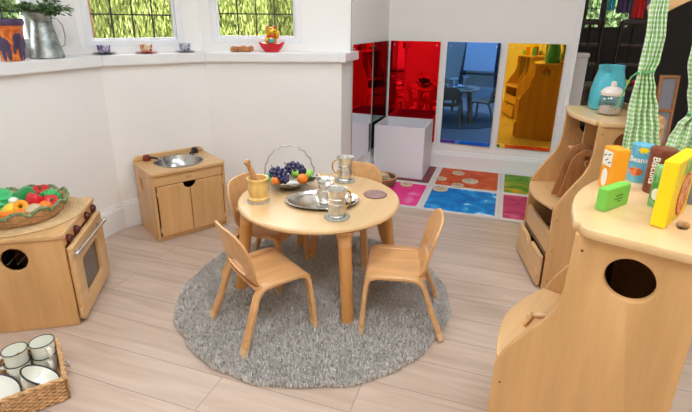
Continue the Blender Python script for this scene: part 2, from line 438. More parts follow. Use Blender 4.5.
WIN = {2: (.06, .36, 1.07, 1.197), 3: (.030, .480, 1.065, 1.192), 4: (.066, .530, 1.076, 1.207)}
def window(i, num, parent_label):
    u0, u1, z0, zb = WIN[i]; z1 = 2.0
    p, q = BAY[i], BAY[i+1]; t = (q-p).normalized(); n = Vector((-t.y, t.x))
    B = basis((p.x, p.y, 0), (t.x, t.y, 0), (0, 0, 1), (-n.x, -n.y, 0))   # u, z, inward
    ua, ub = (UP[i]-p).dot(t), (UP[i+1]-p).dot(t)
    fo = (u0-.05, u1+.05, z0-.045, z1+.05)
    me = plate([[(ua, ZT), (ub, ZT), (ub, CEIL), (ua, CEIL)], rrect(*fo, 0)], .13, .0005)
    g = G().mesh(me, B @ T((0, 0, -.30)))
    struct(g.build('wall_'+SEGN[i]+'_upper', 'wall', smooth=0))
    root = bpy.data.objects.new('window_%d' % num, None); COL.objects.link(root); struct(root)
    g = G().mesh(plate([rrect(*fo, 0), rrect(u0-.012, u1+.012, z0-.012, z1+.012, 0)], .075, .004), B @ T((0, 0, -.25)))
    g.mesh(plate([rrect(u0-.02, u1+.02, z0-.02, z1+.02, 0), rrect(u0, u1, z0, z1, 0)], .03, .005), B @ T((0, 0, -.225)))
    g.build('window_frame', 'upvc', root)
    G().mesh(plate([rrect(u0-.005, u1+.005, z0-.005, z1+.005, 0)], .006, .0005), B @ T((0, 0, -.222))).build('pane', 'pane', root, smooth=0)
    g = G()
    for k in (1, 2, 3):
        if i == 2 and k == 3: continue
        u = u0+(u1-u0)*k/(3 if i == 2 else 4); g.box(u-.004, u+.004, z0, z1, -.216, -.211, mat=B)
    z = zb
    while z < z1: g.box(u0, u1, z-.004, z+.004, -.216, -.211, mat=B); z += .13
    g.build('leading', 'lead', root)
    if i == 3: return B
window(2, 1, ''); window(3, 2, ''); window(4, 3, '')
# left_back segment upper wall
i = 1
struct(prism((UP[1], UP[2], OUT[2], OUT[1]), ZT, CEIL).build('wall_left_back_upper', 'wall'))
# alcove side wall, back wall and the walls behind the camera
struct(prism(((-.905, 2.832), (-.84, 3.8785), (-.95, 3.98), (-1.05, 3.18)), 0, ZS).build('wall_alcove', 'wallb'))
struct(prism(((-.9000, 3.0185), (-.84, 3.8785), (-.95, 3.98), (-1.05, 3.18)), ZS, CEIL).build('wall_alcove_upper', 'wallb'))
struct(G().box(-.95, .565, 3.8785, 3.98, 0, CEIL).build('wall_back', 'wallb'))
struct(G().box(-2.1, 2.4, -.55, -.45, 0, CEIL).build('wall_front', 'cream'))
struct(G().box(2.3, 2.4, -.45, 3.98, 0, CEIL).build('wall_right', 'wallb'))
fl = [(2.4, -.5), (2.4, 3.96), (-.93, 3.96), (-1.0, 3.1)]+[tuple(p) for p in off(.1)[::-1][1:]]
struct(prism(fl, -.05, 0).build('floor', 'floor', smooth=0))
struct(prism([(2.4, -.55), (2.4, 4.1), (-.95, 4.1), (-1.05, 3.25)]+[tuple(p) for p in off(.31)[::-1][1:]], CEIL, CEIL+.06).build('ceiling', 'ceil', smooth=0))
def baseb(name, p, q, h=.14, th=.018):
    p, q = V2(p), V2(q); t = (q-p).normalized(); n = Vector((t.y, -t.x)); Ln = (q-p).length
    B = basis((p.x, p.y, 0), (t.x, t.y, 0), (n.x, n.y, 0), (0, 0, 1))
    g = G().box(0, Ln, 0, th, .0, h-.028, .002, B).box(0, Ln, 0, th*.75, h-.03, h-.014, .003, B).box(0, Ln, 0, th*.45, h-.016, h, .003, B)
    struct(g.build(name, 'gloss'))
I2 = off(-.0)
for i, n in enumerate(SEGN): baseb('baseboard_'+n, I2[i], I2[i+1], .16)
baseb('baseboard_alcove', (-.904, 2.84), (-.84, 3.8785)); baseb('baseboard_back', (-.84, 3.8785), (.545, 3.8785), .145, .02)
baseb('baseboard_front', (2.3, -.45), (-1.93, -.45), .16); baseb('baseboard_right', (2.3, 3.9), (2.3, -.45))
struct(G().box(.535, .572, 3.862, 3.99, 0, CEIL, .004).build('trim_6', 'gloss'))
# the unlit room beyond the opening
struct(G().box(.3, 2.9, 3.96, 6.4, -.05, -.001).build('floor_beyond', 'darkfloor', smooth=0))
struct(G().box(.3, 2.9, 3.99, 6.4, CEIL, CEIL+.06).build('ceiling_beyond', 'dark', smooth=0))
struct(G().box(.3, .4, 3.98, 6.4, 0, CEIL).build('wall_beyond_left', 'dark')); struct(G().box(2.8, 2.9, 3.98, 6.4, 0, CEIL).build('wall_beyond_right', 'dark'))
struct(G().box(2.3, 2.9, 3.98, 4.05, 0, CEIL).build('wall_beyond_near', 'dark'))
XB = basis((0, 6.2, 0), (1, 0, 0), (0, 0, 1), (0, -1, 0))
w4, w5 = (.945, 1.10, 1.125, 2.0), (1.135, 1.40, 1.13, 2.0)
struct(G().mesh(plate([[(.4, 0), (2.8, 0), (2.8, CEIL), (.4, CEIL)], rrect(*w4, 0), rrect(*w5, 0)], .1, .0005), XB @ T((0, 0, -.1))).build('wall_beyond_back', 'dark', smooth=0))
for num, w in ((4, w4), (5, w5)):
    root = bpy.data.objects.new('window_%d' % num, None); COL.objects.link(root); struct(root)
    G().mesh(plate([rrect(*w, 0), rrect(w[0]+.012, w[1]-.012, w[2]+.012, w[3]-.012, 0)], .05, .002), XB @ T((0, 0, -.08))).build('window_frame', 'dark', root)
    G().mesh(plate([rrect(*w, 0)], .005, .0005), XB @ T((0, 0, -.06))).build('pane', 'pane', root, smooth=0)
    g = G()
    for k in (1, 2): x = w[0]+(w[1]-w[0])*k/3; g.box(x-.004, x+.004, w[2], w[3], -.05, -.045, mat=XB)
    z = w[2]+.1
    while z < w[3]: g.box(w[0], w[1], z-.004, z+.004, -.05, -.045, mat=XB); z += .12
    g.build('leading', 'lead', root)

# ---------------------------------------------------------------- mirrors
def wall_mirror(label, x0, x1, mat, B, screws=True, z0=.2158, z1=1.0274, tilt=0., group='acrylic wall mirrors'):
    o = thing('wall_mirror', label, 'mirror', group=group)
    c = (x0+x1)/2; o.matrix_world = B @ T((c, 0, .004)) @ RY(tilt)
    w = (x1-x0)/2
    G().mesh(plate([rrect(-w, w, z0, z1, .006)], .004, .0008)).build('mirror_sheet', mat, o)
    for sx in (-1, 1):
        for z in (z0+.03, z1-.03): G().ball(.005, T((sx*(w-.03), z, .004)), 1, sz=.5).build('screw', 'chrome', o)
    return o
TL = .0
BB = basis((0, 3.8785, 0), (1, 0, 0), (0, 0, 1), (0, -1, 0))
BT = BB @ T((0, 0, .007))
wall_mirror('red tinted mirror on back wall behind the white cube', -.818, -.417, 'mred', BT, tilt=-.020)
wall_mirror('blue tinted mirror sheet on back wall, middle of the three facing ones', -.366, .036, 'mblue', BT, tilt=-.050)
wall_mirror('gold tinted mirror sheet on back wall, next to the dark opening', .089, .491, 'mgold', BT, tilt=-.018)
st = Vector((.065, 1.0465)).normalized()
BS = basis((-.905, 2.83, 0), (st.x, st.y, 0), (0, 0, 1), (st.y, -st.x, 0))
TS = .0
wall_mirror('clear mirror on alcove side wall next to the window sill end', .185, .612, 'mclear', BS, tilt=TS)
wall_mirror('dark green tinted mirror on side wall in the alcove corner', .645, 1.035, 'mgreen', BS, tilt=TS)

# ---------------------------------------------------------------- liquid floor tiles
def tilemat(name, cols, sc, dist=1.5): M[name] = mottled(name, cols, sc, .55, 5, dist, 0.); M[name].node_tree.nodes['Principled BSDF'].inputs['Specular IOR Level'].default_value = .2
tilemat('t_dark', [(.35, (92, 60, 78)), (.5, (150, 70, 74)), (.65, (84, 72, 96))], 4)
tilemat('t_orange', [(.3, (196, 62, 28)), (.5, (220, 92, 40)), (.7, (240, 140, 80))], 4)
tilemat('t_green', [(.34, (54, 122, 30)), (.46, (110, 156, 30)), (.56, (222, 170, 20)), (.7, (232, 186, 30))], 3.4)
tilemat('t_pink', [(.3, (236, 24, 118)), (.5, (244, 70, 150)), (.72, (246, 190, 216))], 3)
tilemat('t_blue', [(.34, (8, 96, 184)), (.5, (20, 142, 216)), (.57, (70, 180, 232)), (.61, (226, 242, 250))], 4.2)
tilemat('t_rose', [(.32, (160, 40, 84)), (.5, (214, 70, 112)), (.7, (238, 160, 184))], 4)
ta = -.0265
tl = {(-1, 1): ('t_dark', 'dark purple red liquid floor tile mostly under the white cube', 'liquid floor tile'), (0, 1): ('t_orange', 'orange liquid floor tile below the blue mirror', ''), (1, 1): ('t_green', 'green and yellow liquid floor tile below the gold mirror', ''),
      (-1, 0): ('t_pink', 'bright pink liquid floor tile beside the basket of slices', ''), (0, 0): ('t_blue', 'blue liquid floor tile with a white splash', ''), (1, 0): ('t_rose', 'rose red liquid floor tile beside the far shelf unit', '')}
for (i, j), (mt, lb, _) in tl.items():
    o = thing('floor_tile', lb, 'floor tile', (-.3728+.5*(i*cos(ta)-j*sin(ta)), 2.861+.5*(i*sin(ta)+j*cos(ta)), 0), ta, 'liquid sensory floor tiles')
    G().mesh(plate([rrect(.001, .499, .001, .499, .004), rrect(.024, .476, .024, .476, .012)], .010, .001)).build('border', 'border', o)
    p = G().mesh(plate([rrect(.0235, .4765, .0235, .4765, .012)], .0092, .0008)).build('liquid_panel', mt, o)

# slices
def slice_disc(x, y, r, label, sd):
    o = thing('wooden_disc', label, 'disc', (x, y, .0103), sd, 'patterned wooden discs on the floor tiles')
    G().lathe([(0, 0), (r*.95, 0), (r, .002), (r, .008), (r*.95, .010), (0, .010)], 28).build('slice', 'slice', o)
    g = G()
    for k in range(9):
        a = k*2.4+sd; q = r*.75*sqrt(k/9)
        g.box(-.0035, .0035, -.006, .006, .0097, .0106, .0003, T((q*cos(a), q*sin(a), 0)) @ RZ(a))
    g.build('pattern', 'ricegrain', o)
for k, (x, y, r, lb) in enumerate(((-.182, 3.70, .05, 'patterned wooden disc on orange tile, nearest the back wall'), (-.30, 3.51, .042, 'small patterned wooden disc at left edge of orange tile'),
        (-.081, 3.521, .062, 'largest patterned wooden disc, in the middle of orange tile'), (-.165, 3.395, .045, 'patterned wooden disc at the front edge of orange tile'),
        (-.281, 3.275, .057, 'patterned wooden disc on the upper left corner of blue tile'), (-.534, 3.29, .048, 'patterned wooden disc on the pink tile'))):
    slice_disc(x, y, r, lb, k*1.3)

# basket of slices
o = thing('round_basket', 'shallow round woven basket of wooden slices in front of the white cube', 'basket', (-.71, 3.235, .0103))
g = G(); n = 120
g.lathe([(0, 0), (.078, 0), (.082, .006), (.075, .006), (0, .006)], 32)
for k in range(8):
    z = .008+k*.0075; r = .082+.02*sin(min(1, k/6)*pi/2)
    g.tube([(r*(1+.02*(1 if (i//3+k) % 2 else -1))*cos(2*pi*i/n), r*(1+.02*(1 if (i//3+k) % 2 else -1))*sin(2*pi*i/n), z) for i in range(n)], .0045, 6, True)
g.build('woven_bowl', 'wickerdark', o)
g = G(); g.tube([(.104*cos(2*pi*i/48), .104*sin(2*pi*i/48), .069) for i in range(48)], .006, 8, True); g.build('rim', 'wicker', o)
for k, (x, y, z, a, b, lb) in enumerate(((-.035, -.03, .045, .25, .2, 'wooden slice leaning at the left front of the round basket'), (.04, -.02, .05, -.2, .3, 'wooden slice on the right inside the round basket'), (0, .045, .047, .1, -.3, 'wooden slice at the back inside the round basket'), (.002, .0, .068, .15, .05, 'topmost wooden slice in the round basket'))):
    d = G().lathe([(0, 0), (.042, 0), (.044, .003), (.044, .010), (.042, .012), (0, .012)], 24).build('wooden_slice', 'slice', None, (-.71+x, 3.24+y, .0103+z), (a, b, k))
    tag(d, lb, 'slice', 'wooden slices in the round basket')

# white cube
o = tag(G().mesh(plate([rrect(-.1975, .1975, -.1975, .1975, .006), rrect(-.1795, .1795, -.1795, .1795, .004)], .404, .002)).box(-.185, .185, -.185, .185, .004, .02).build('storage_cube', 'whitebox', None, (-.633, 3.650, .0101), (0, 0, -.03)),
    'open topped white cube box standing in the alcove corner', 'box')
# ---------------------------------------------------------------- play shelf units
def side_outline(D):
    f = [(0, .395), (.004, .41), (.020, .447), (.042, .482), (.068, .522), (.096, .562), (.113, .603), (.120, .65), (.122, .772)]
    return [(.0, .0), (D, .0), (D, .80), (D-.004, .813), (D-.014, .82), (D-.026, .812), (D-.03, .80), (D-.034, .772)]+f[::-1]
def shelf_unit(label, loc, rz, W, D, slot=False):
    o = thing('play_shelf_unit', label, 'shelf unit', loc, rz, 'curved maple play shelf units')
    for y in (.018, W):
        G().mesh(plate([side_outline(D), circ(.228 if slot else .234, .705, .043)], .018, .004), XZ(y)).build('side_panel', 'maple', o)
    # top board with a bowed front
    n = 14; y0, y1 = -.012, W+.012
    fr = [(.112-.035*sin(pi*i/n), y1-.03-(y1-y0-.06)*i/n) for i in range(n+1)]
    lp = [(D-.012, y0), (D-.012, y1)]+[(.125+.03-.03*sin(a*pi/12), y1-.03+.03*cos(a*pi/12)) for a in range(0, 6)]+fr+[(.125+.03-.03*cos(a*pi/12), y0+.03-.03*sin(a*pi/12)) for a in range(0, 7)]
    loops = [lp]
    if slot: loops.append([(.287+.012*cos(2*pi*i/24)*.9, .135+.027*sin(2*pi*i/24)) for i in range(24)])
    G().mesh(plate(loops, .021, .006), T((0, 0, .771))).build('top_board', 'tabletop', o)
    G().mesh(plate([rrect(.019, W-.019, .0, .82, (0, 0, .03, .03))], .016, .004), YZ(D-.018)).build('back_panel', 'maple', o)
    fr = [(-.042*sin(pi*i/n)-.002, W-.0185-(W-.037)*i/n) for i in range(n+1)]
    G().mesh(plate([[(D-.02, .0185), (D-.02, W-.0185)]+fr], .016, .005), T((0, 0, .39))).build('tray_shelf', 'maple_y', o)
    G().box(.006, .024, .0185, W-.0185, .17, .275, .004).build('front_lip', 'maple_y', o)
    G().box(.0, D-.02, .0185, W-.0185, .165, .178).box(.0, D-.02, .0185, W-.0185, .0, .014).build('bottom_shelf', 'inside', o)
    d = rrect(.012, W-.012, .014, .165, .006)
    nt = [(W/2+.035*cos(a*pi/10), .166-.022*sin(a*pi/10)) for a in range(0, 11)]
    lp = [(.014, .016), (W-.014, .016), (W-.014, .166)]+nt+[(.014, .166)]
    dr = G().mesh(plate([lp], .02, .005), YZ(-.026)).build('drawer', 'maple_y', o)
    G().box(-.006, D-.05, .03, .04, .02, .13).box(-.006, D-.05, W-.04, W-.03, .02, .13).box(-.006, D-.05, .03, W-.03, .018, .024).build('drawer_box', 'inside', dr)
    c = [(.045, .407), (.075, .47), (.10, .53), (.135, .58), (.15, .64), (.152, .7705), (.155 if slot else D-.02, .7705), (.155 if slot else D-.02, .407)]
    G().mesh(plate([c], .012, .003), XZ(W*.56)).build('divider', 'maple', o)
    if not slot: G().box(.15, D-.02, W*.56+.0005, W-.0185, .585, .597, .003).build('inner_shelf', 'maple_y', o)
    if slot: G().box(.156, .166, .0186, W-.0186, .407, .770).build('inner_panel', 'inside', o)  # added board, keeps light out of the space behind the side hole
    g = G()
    for (x, z) in ((.02, .35), (.02, .2), (.02, .05), (D-.03, .05), (D-.03, .35), (D-.018, .76), (.14, .74)):
        g.lathe([(0, 0), (.0032, 0), (.003, .0012), (0, .0015)], 10, T((x, .0005, z)) @ RX(pi/2))
    g.build('screw_cap', 'inside', o)
    return o
FAR = shelf_unit('far curved maple shelf unit holding a turquoise jug and a lidded jar', (.316, 2.061, 0), radians(10.6), .41, .372)
NEAR = shelf_unit('nearest curved maple shelf unit topped with toy groceries', (.0745, .98, 0), radians(-20.5), .425, .342, True)
def on(unit, x, y, z):
    m = T(unit.location) @ RZ(unit.rotation_euler.z); return m @ Vector((x, y, z))

# ---------------------------------------------------------------- toy sink
SK = thing('toy_sink_cabinet', 'small maple toy sink cabinet with steel basin against the bay wall', 'toy sink', (-1.66, 1.913, 0), radians(56.6))
W, D = .414, .302
def holes_side(D, H, hc=None, r=.03, ry=None):
    l = [rrect(0, D, 0, H, (.0, 0, .0, .0))]
    if hc: l.append(circ(hc[0], hc[1], r, 32, ry))
    return l
G().mesh(plate(holes_side(D, .378, (.2, .289), .026, .04), .016, .003), YZ(0)).build('side_panel', 'maple', SK)
G().mesh(plate(holes_side(D, .378), .016, .003), YZ(W-.016)).build('side_panel', 'maple', SK)
n = 40
G().mesh(plate([rrect(-.006, W+.006, -.008, D+.004, (.02, .02, .004, .004)), circ(.212, .158, .128, 48)], .02, .005), T((0, 0, .378))).build('worktop', 'maple_x', SK)
G().lathe([(.133, .3985), (.137, .400), (.134, .4025), (.126, .399), (.121, .385), (.108, .345), (.08, .322), (.03, .316), (.02, .312), (0, .312)], 56, T((.212, .158, 0))).build('basin', 'steel', SK)
lp = [(.0, .398), (W, .398), (W, .41), (W-.012, .424), (W-.03, .429), (.03, .429), (.012, .424), (0, .41)]
G().mesh(plate([lp], .018, .005), XZ(D+.002)).build('splashback', 'maple_x', SK)
G().box(.0165, W-.0165, .004, .018, .3205, .377, .002).build('front_rail', 'maple_x', SK)
g = G()
for (a, b, c, d) in ((.19, .338, .19, .356), (.190, .338, .197, .338), (.202, .338, .202, .356), (.211, .338, .211, .352), (.211, .345, .218, .356)): g.tube([(a, .0035, b), (c, .0035, d)], .0012, 6)
g.build('burnt_mark', 'toast', SK)
G().box(.0165, W-.0165, .012, .026, .0, .028, .002).build('plinth', 'maple_x', SK)
G().box(.0165, W-.0165, D-.012, D, .0, .377).box(.0165, W-.0165, .03, D-.013, .02, .03).build('back_panel', 'inside', SK)
for s in (0, 1):
    x0, x1 = (.022, .1985) if s == 0 else (.2015, W-.022)
    cx = .2; nr = .034
    if s == 0: lp = [(x0, .03), (x1, .03), (x1, .318-nr)]+[(cx-nr*sin(a*pi/16)-.0015, .318-nr*cos(a*pi/16)) for a in range(1, 9)]+[(x0, .318)]
    else: lp = [(x0, .03), (x1, .03), (x1, .318)]+[(cx+nr*cos(a*pi/16)+.0015, .318-nr*sin(a*pi/16)) for a in range(0, 8)]+[(x0, .318-nr)]
    d = G().mesh(plate([lp], .016, .004), XZ(.009)).build('door', 'maple', SK)
    hx = x0-.002 if s == 0 else x1+.002
    for z in (.07, .28): G().tube([(hx, -.006, z-.012), (hx, -.006, z+.012)], .0035, 8).build('hinge', 'cap', d)
for (x, y, s, mt, lb) in ((.068, .272, 1, 'knobred', 'dark red wooden tap'), (.352, .272, -1, 'knobblack', 'almost black wooden tap')):
    t = G().lathe([(0, .398), (.021, .398), (.021, .412), (.018, .428), (.012, .432), (0, .432)], 20, T((x, y, 0))).build('tap', mt, SK, label=lb)
    G().tube([(x, y, .414), (x+s*.02, y-.02, .418), (x+s*.042, y-.042, .414), (x+s*.046, y-.046, .407)], .006, 8).build('spout', 'knobblack', t)

# ---------------------------------------------------------------- toy cooker
ST = thing('toy_cooker', 'small maple toy cooker with chrome handled oven door, under the vegetable basket', 'toy cooker', (-1.48, 1.198, 0), atan2(.87, -.494))
W, D = .40, .37
G().mesh(plate([rrect(0, D, 0, .381, (0, 0, 0, .0)), circ(.176, .31, .046, 40)], .016, .005), YZ(0)).build('side_panel', 'maple', ST)
G().mesh(plate([rrect(0, D, 0, .381, 0)], .016, .003), YZ(W-.016)).build('side_panel', 'maple', ST)
G().mesh(plate([rrect(-.008, W+.008, -.006, D, (.016, .016, .004, .004))], .021, .006), T((0, 0, .381))).build('hob_top', 'maple_x', ST)
G().box(.0165, W-.0165, .004, .018, .339, .3805, .002).build('control_fascia', 'maple_x', ST)
for k, x in enumerate((.058, .144, .286, .372)):
    kb = G().lathe([(0, 0), (.0165, 0), (.0165, .008), (.0145, .015), (.0, .016)], 20, T((x, .0038, .358)) @ RX(pi/2)).build('knob', 'knobred', ST)
    G().lathe([(0, .0162), (.0125, .0152), (.0122, .0172), (0, .0185)], 18, T((x, .0038, .358)) @ RX(pi/2)).build('knob_face', 'knobblack', kb)
dr = G().mesh(plate([rrect(.012, W-.004, .018, .337, .006), rrect(.092, .30, .085, .25, .018)], .024, .005), XZ(-.0005)).build('oven_door', 'maple_x', ST)
G().mesh(plate([rrect(.085, .307, .078, .257, .018)], .004, .0008), XZ(-.006)).build('oven_window', 'glassdark', dr)
h = G().tube([(-.008, -.045, .322), (W-.048, -.045, .300)], .0075, 12)
for x in (.03, W-.085): h.tube([(x, -.0245, .321-.056*x), (x, -.045, .321-.056*x)], .006, 10)
for x in (-.009, W-.047): h.ball(.0095, T((x, -.045, .322-.056*x)))
h.build('door_handle', 'chrome', dr)
for z in (.285, .04): G().lathe([(0, 0), (.0055, 0), (.0055, .03), (0, .03)], 10, T((.008, -.014, z))).build('hinge', 'cap', dr)
G().box(.0165, W-.0165, D-.014, D-.001, 0, .38).box(.0165, W-.0165, .02, D-.015, .012, .024).build('back_panel', 'inside', ST)
g = G()
for k in range(9): y = .03+k*.036; g.tube([(.018, y, .285), (W-.018, y, .285)], .0025, 6)
for y in (.03, .31): g.tube([(.018, y, .285), (W-.018, y, .285)], .004, 6)
g.build('oven_rack', 'chrome', ST)

# ---------------------------------------------------------------- rug
RUG = thing('round_rug', 'round grey shaggy rug under the children table', 'rug', (-.668, 1.716, 0))
RR = .597
def wobr(a): return 1+.007*sin(7*a+1)+.006*sin(13*a+2)+.004*sin(23*a)
g = G().lathe([(0, .0005), (RR-.012, .0005), (RR-.006, .004), (RR-.012, .0075), (RR*.75, .0075), (RR*.5, .0075), (RR*.25, .0075), (0, .0075)], 90, wob=lambda a, r, z: wobr(a)); g.build('backing', 'rugback', RUG)
def pile():
    rnd = random.Random(3); vs = []; fs = []
    N = 70000
    for i in range(N):
        r = RR*sqrt(rnd.random()); a = rnd.random()*2*pi; r *= wobr(a)
        x, y = r*cos(a), r*sin(a)
        h = .011+.009*rnd.random(); w = .0014+.0012*rnd.random()
        t = rnd.random()*2*pi; dx, dy = cos(t)*w, sin(t)*w
        cl = 2.2*sin(x*60+1.3*sin(y*47))+1.7*cos(y*66+1.1*sin(x*59)); lt = cl+rnd.gauss(0, 1.5); L = .006*rnd.random()+.002
        lx, ly = cos(lt)*L, sin(lt)*L
        k = len(vs)
        vs += [(x-dx, y-dy, .005), (x+dx, y+dy, .005), (x+dx*.9+lx*.5, y+dy*.9+ly*.5, .005+h*.75), (x-dx*.9+lx*.5, y-dy*.9+ly*.5, .005+h*.75), (x+lx*1.3, y+ly*1.3, .006+h)]
        fs += [(k, k+1, k+2, k+3), (k+3, k+2, k+4)]
    me = bpy.data.meshes.new('pile'); me.from_pydata(vs, [], fs); me.materials.append(M['pile'])
    o = bpy.data.objects.new('pile', me); COL.objects.link(o); o.parent = RUG; o['kind'] = 'stuff'
pile()
FZ = .0078

# ---------------------------------------------------------------- table
TC = (-.686, 1.832); TZ = .42
TB = thing('round_table', 'round maple children table with four thick round legs', 'table', (TC[0], TC[1], 0))
G().lathe([(0, TZ-.026), (.338, TZ-.026), (.352, TZ-.022), (.360, TZ-.013), (.358, TZ-.005), (.351, TZ), (0, TZ)], 96).build('table_top', 'tabletop', TB)
for a in (308, 213, 126, 36):
    a = radians(a)
    top = Vector((.318*cos(a), .318*sin(a), TZ-.0265)); ft = Vector((.370*cos(a), .370*sin(a), FZ))
    d = (top-ft).normalized()
    lg = G().tube([ft, ft+(top-ft)*.5, ft+(top-ft)*.84], [.0255, .0262, .0268], 24).build('leg', 'legwood', TB)
    G().tube([ft+(top-ft)*.842, ft+(top-ft)*.93, ft+(top-ft)*.97, top], [.0285, .029, .036, .047], 24).build('leg_socket', 'bentwood', lg)

# ---------------------------------------------------------------- chairs
def make_chair():
    o = thing('child_chair', 'x', 'chair', group='bentwood children chairs around the table')
    SZ = .252
    # seat sheet: front edge rolls down, sides dip a little
    n = 10; xs = [-.080, -.068, -.04, 0, .045, .09, .12, .137, .147, .151]; zs = [.004, .001, -.002, -.003, -.002, 0, .001, -.003, -.011, -.020]
    g = G(); rows = []
    ys = [-.136+.272*i/12 for i in range(13)]
    def wy(x): return .90+.10*min(1, (x+.08)/.12)
    for s in (1, 0):
        for x, z in zip(xs, zs):
            rows.append([g.bm.verts.new((x, y*wy(x), SZ+z-(0 if s else .010)-.004*cos(y/.136*pi/2))) for y in ys])
    nx = len(xs)
    for s in (0, 1):
        R = rows[s*nx:(s+1)*nx]
        for i in range(nx-1):
            for j in range(12):
                q = (R[i][j], R[i+1][j], R[i+1][j+1], R[i][j+1]); g.bm.faces.new(q if s == 0 else q[::-1])
    A, B = rows[:nx], rows[nx:]
    for i in range(nx-1):
        for j in (0, 12): g.bm.faces.new((A[i][j], B[i][j], B[i+1][j], A[i+1][j]))
    for j in range(12):
        for i in (0, nx-1): g.bm.faces.new((A[i][j], A[i][j+1], B[i][j+1], B[i][j]))
    g.build('seat', 'bentwood', o)
    # backrest sheet with a slot, leaning back and bowed
    W = .132; H = .222
    out = [(-W*.86, 0), (W*.86, 0), (W, .06)]+[(W-.085+.085*cos(a*pi/16), H-.085+.085*sin(a*pi/16)) for a in range(0, 9)]+[(-W+.085-.085*sin(a*pi/16), H-.085+.085*cos(a*pi/16)) for a in range(0, 9)]+[(-W, .06)]
    g = G().mesh(plate([out, rrect(-.075, .075, .042, .086, (.012, .012, .022, .022))], .011, .004))
    g.slice(0, [-.11, -.09, -.07, -.05, -.03, -.01, .01, .03, .05, .07, .09, .11]); g.slice(1, [.02, .04, .065, .09, .12, .15, .18])
    def bend(u, v, t):
        x = -.082-t+.95*u*u - .05*(v/H)**1.4 + .022*max(0, 1-v/.05)**2
        return (x, u, SZ-.006+v)
    g.warp(bend); g.build('backrest', 'bentwood', o)
    for s in (-1, 1):
        f = [(.154, s*.146, FZ+.03), (.151, s*.138, .10), (.147, s*.131, .17), (.142, s*.126, .215), (.131, s*.1235, .237), (.108, s*.122, .2475), (.06, s*.121, .2485), (.02, s*.120, .2475)]
        r = [(-.143, s*.143, FZ+.03), (-.117, s*.135, .10), (-.093, s*.129, .17), (-.077, s*.125, .215), (-.062, s*.123, .236), (-.038, s*.1215, .246), (-.01, s*.1205, .2475), (.019, s*.120, .2475)]
        for pts, fd in ((f, (.156, s*.149, FZ)), (r, (-.153, s*.147, FZ))):
            l = G().strip(pts, (0, 1, 0) if False else (s*.0, 1, 0), .034, .018).build('leg', 'bentwood', o)
            p0 = Vector(pts[0]); 
            G().strip([Vector(fd), p0-(p0-Vector(fd))*.02], (0, 1, 0), .0365, .0215).build('foot_cap', 'cap', l)
    return o
CH = make_chair()
def place_chair(x, y, rz, label, first=False):
    o = CH if first else copy_tree(CH)
    o.location = (x, y, 0); o.rotation_euler = (0, 0, rz); o['label'] = label
    return o
place_chair(-.788, 1.434, radians(54), 'child chair at the front left of the table, back towards the cooker', True)
place_chair(-.262, 1.668, radians(190), 'child chair on the right of the table, back towards the shelf units')
place_chair(-.972, 1.845, radians(-4), 'child chair tucked in at the left beyond the mortar and pestle')
place_chair(-.628, 2.135, radians(264), 'child chair at the back of the table, facing away from the mirrors')
# ---------------------------------------------------------------- things on the table
def coaster(x, y, r, mt, label):
    o = tag(G().lathe([(0, 0), (r*.97, 0), (r, .002), (r, .0045), (r*.97, .006), (0, .006)], 36).build('coaster', mt, None, (x, y, TZ+.0004)), label, 'coaster', 'round coasters on the table')
    return o
coaster(-.922, 1.706, .050, 'coastergrey', 'grey round coaster under the wooden mortar')
coaster(-.540, 1.640, .052, 'coaster', 'green mosaic coaster under the nearest tankard')
coaster(-.645, 2.085, .050, 'coaster', 'mosaic coaster under the far tankard')
coaster(-.455, 1.938, .053, 'coasterred', 'empty reddish mosaic coaster near the right edge of the table')
CZ = TZ+.0068
o = tag(G().lathe([(0, 0), (.043, 0), (.046, .005), (.045, .012), (.038, .017), (.039, .021), (.045, .04), (.0455, .055), (.043, .074), (.0435, .084), (.047, .089), (.048, .098), (.045, .101), (.040, .098), (.034, .06), (.026, .036), (0, .03)], 48).build('mortar', 'mortar', None, (-.922, 1.706, CZ), None), 'pale turned wooden mortar on the left of the table', 'mortar')
P0 = Vector((-.916, 1.708, CZ+.0455)); P1 = Vector((-.966, 1.694, CZ+.178)); d = (P1-P0)
g = G(); ts = [0, .02, .08, .16, .24, .5, .74, .82, .86, .90, .96, 1.0]; rs = [.004, .012, .0165, .0175, .0165, .013, .0105, .010, .0125, .0145, .0125, .005]
g.tube([P0+d*t for t in ts], rs, 18); tag(g.build('pestle', 'pestle'), 'brown wooden pestle leaning in the mortar', 'pestle')

def tankard(x, y, ang, label):
    o = thing('tankard', label, 'tankard', (x, y, CZ), ang, 'pewter tankards on coasters'); o.scale = (1, 1, .93)
    G().lathe([(0, 0), (.032, 0), (.034, .004), (.031, .009), (.033, .014), (.0365, .028), (.0365, .04), (.034, .053), (.0335, .056), (.0355, .058), (.0355, .062), (.0335, .064), (.0332, .078), (.035, .080), (.035, .084), (.0335, .086), (.035, .1), (.0385, .113), (.0425, .122), (.0425, .125), (.0395, .1235), (.034, .108), (.031, .085), (.031, .02), (0, .012)], 40).build('body', 'pewter', o)
    G().tube([(.034, 0, .034), (.046, 0, .036), (.058, 0, .05), (.063, 0, .07), (.060, 0, .092), (.050, 0, .106), (.038, 0, .108)], [.004, .0035, .0035, .004, .004, .004, .0035], 10).build('handle', 'brass', o, label='thin brass coloured handle')
    return o
tankard(-.540, 1.640, radians(42), 'pewter tankard nearest the camera, in front of the silver tray')
tankard(-.645, 2.085, radians(198), 'pewter tankard at the back of the table, brass handle to the left')

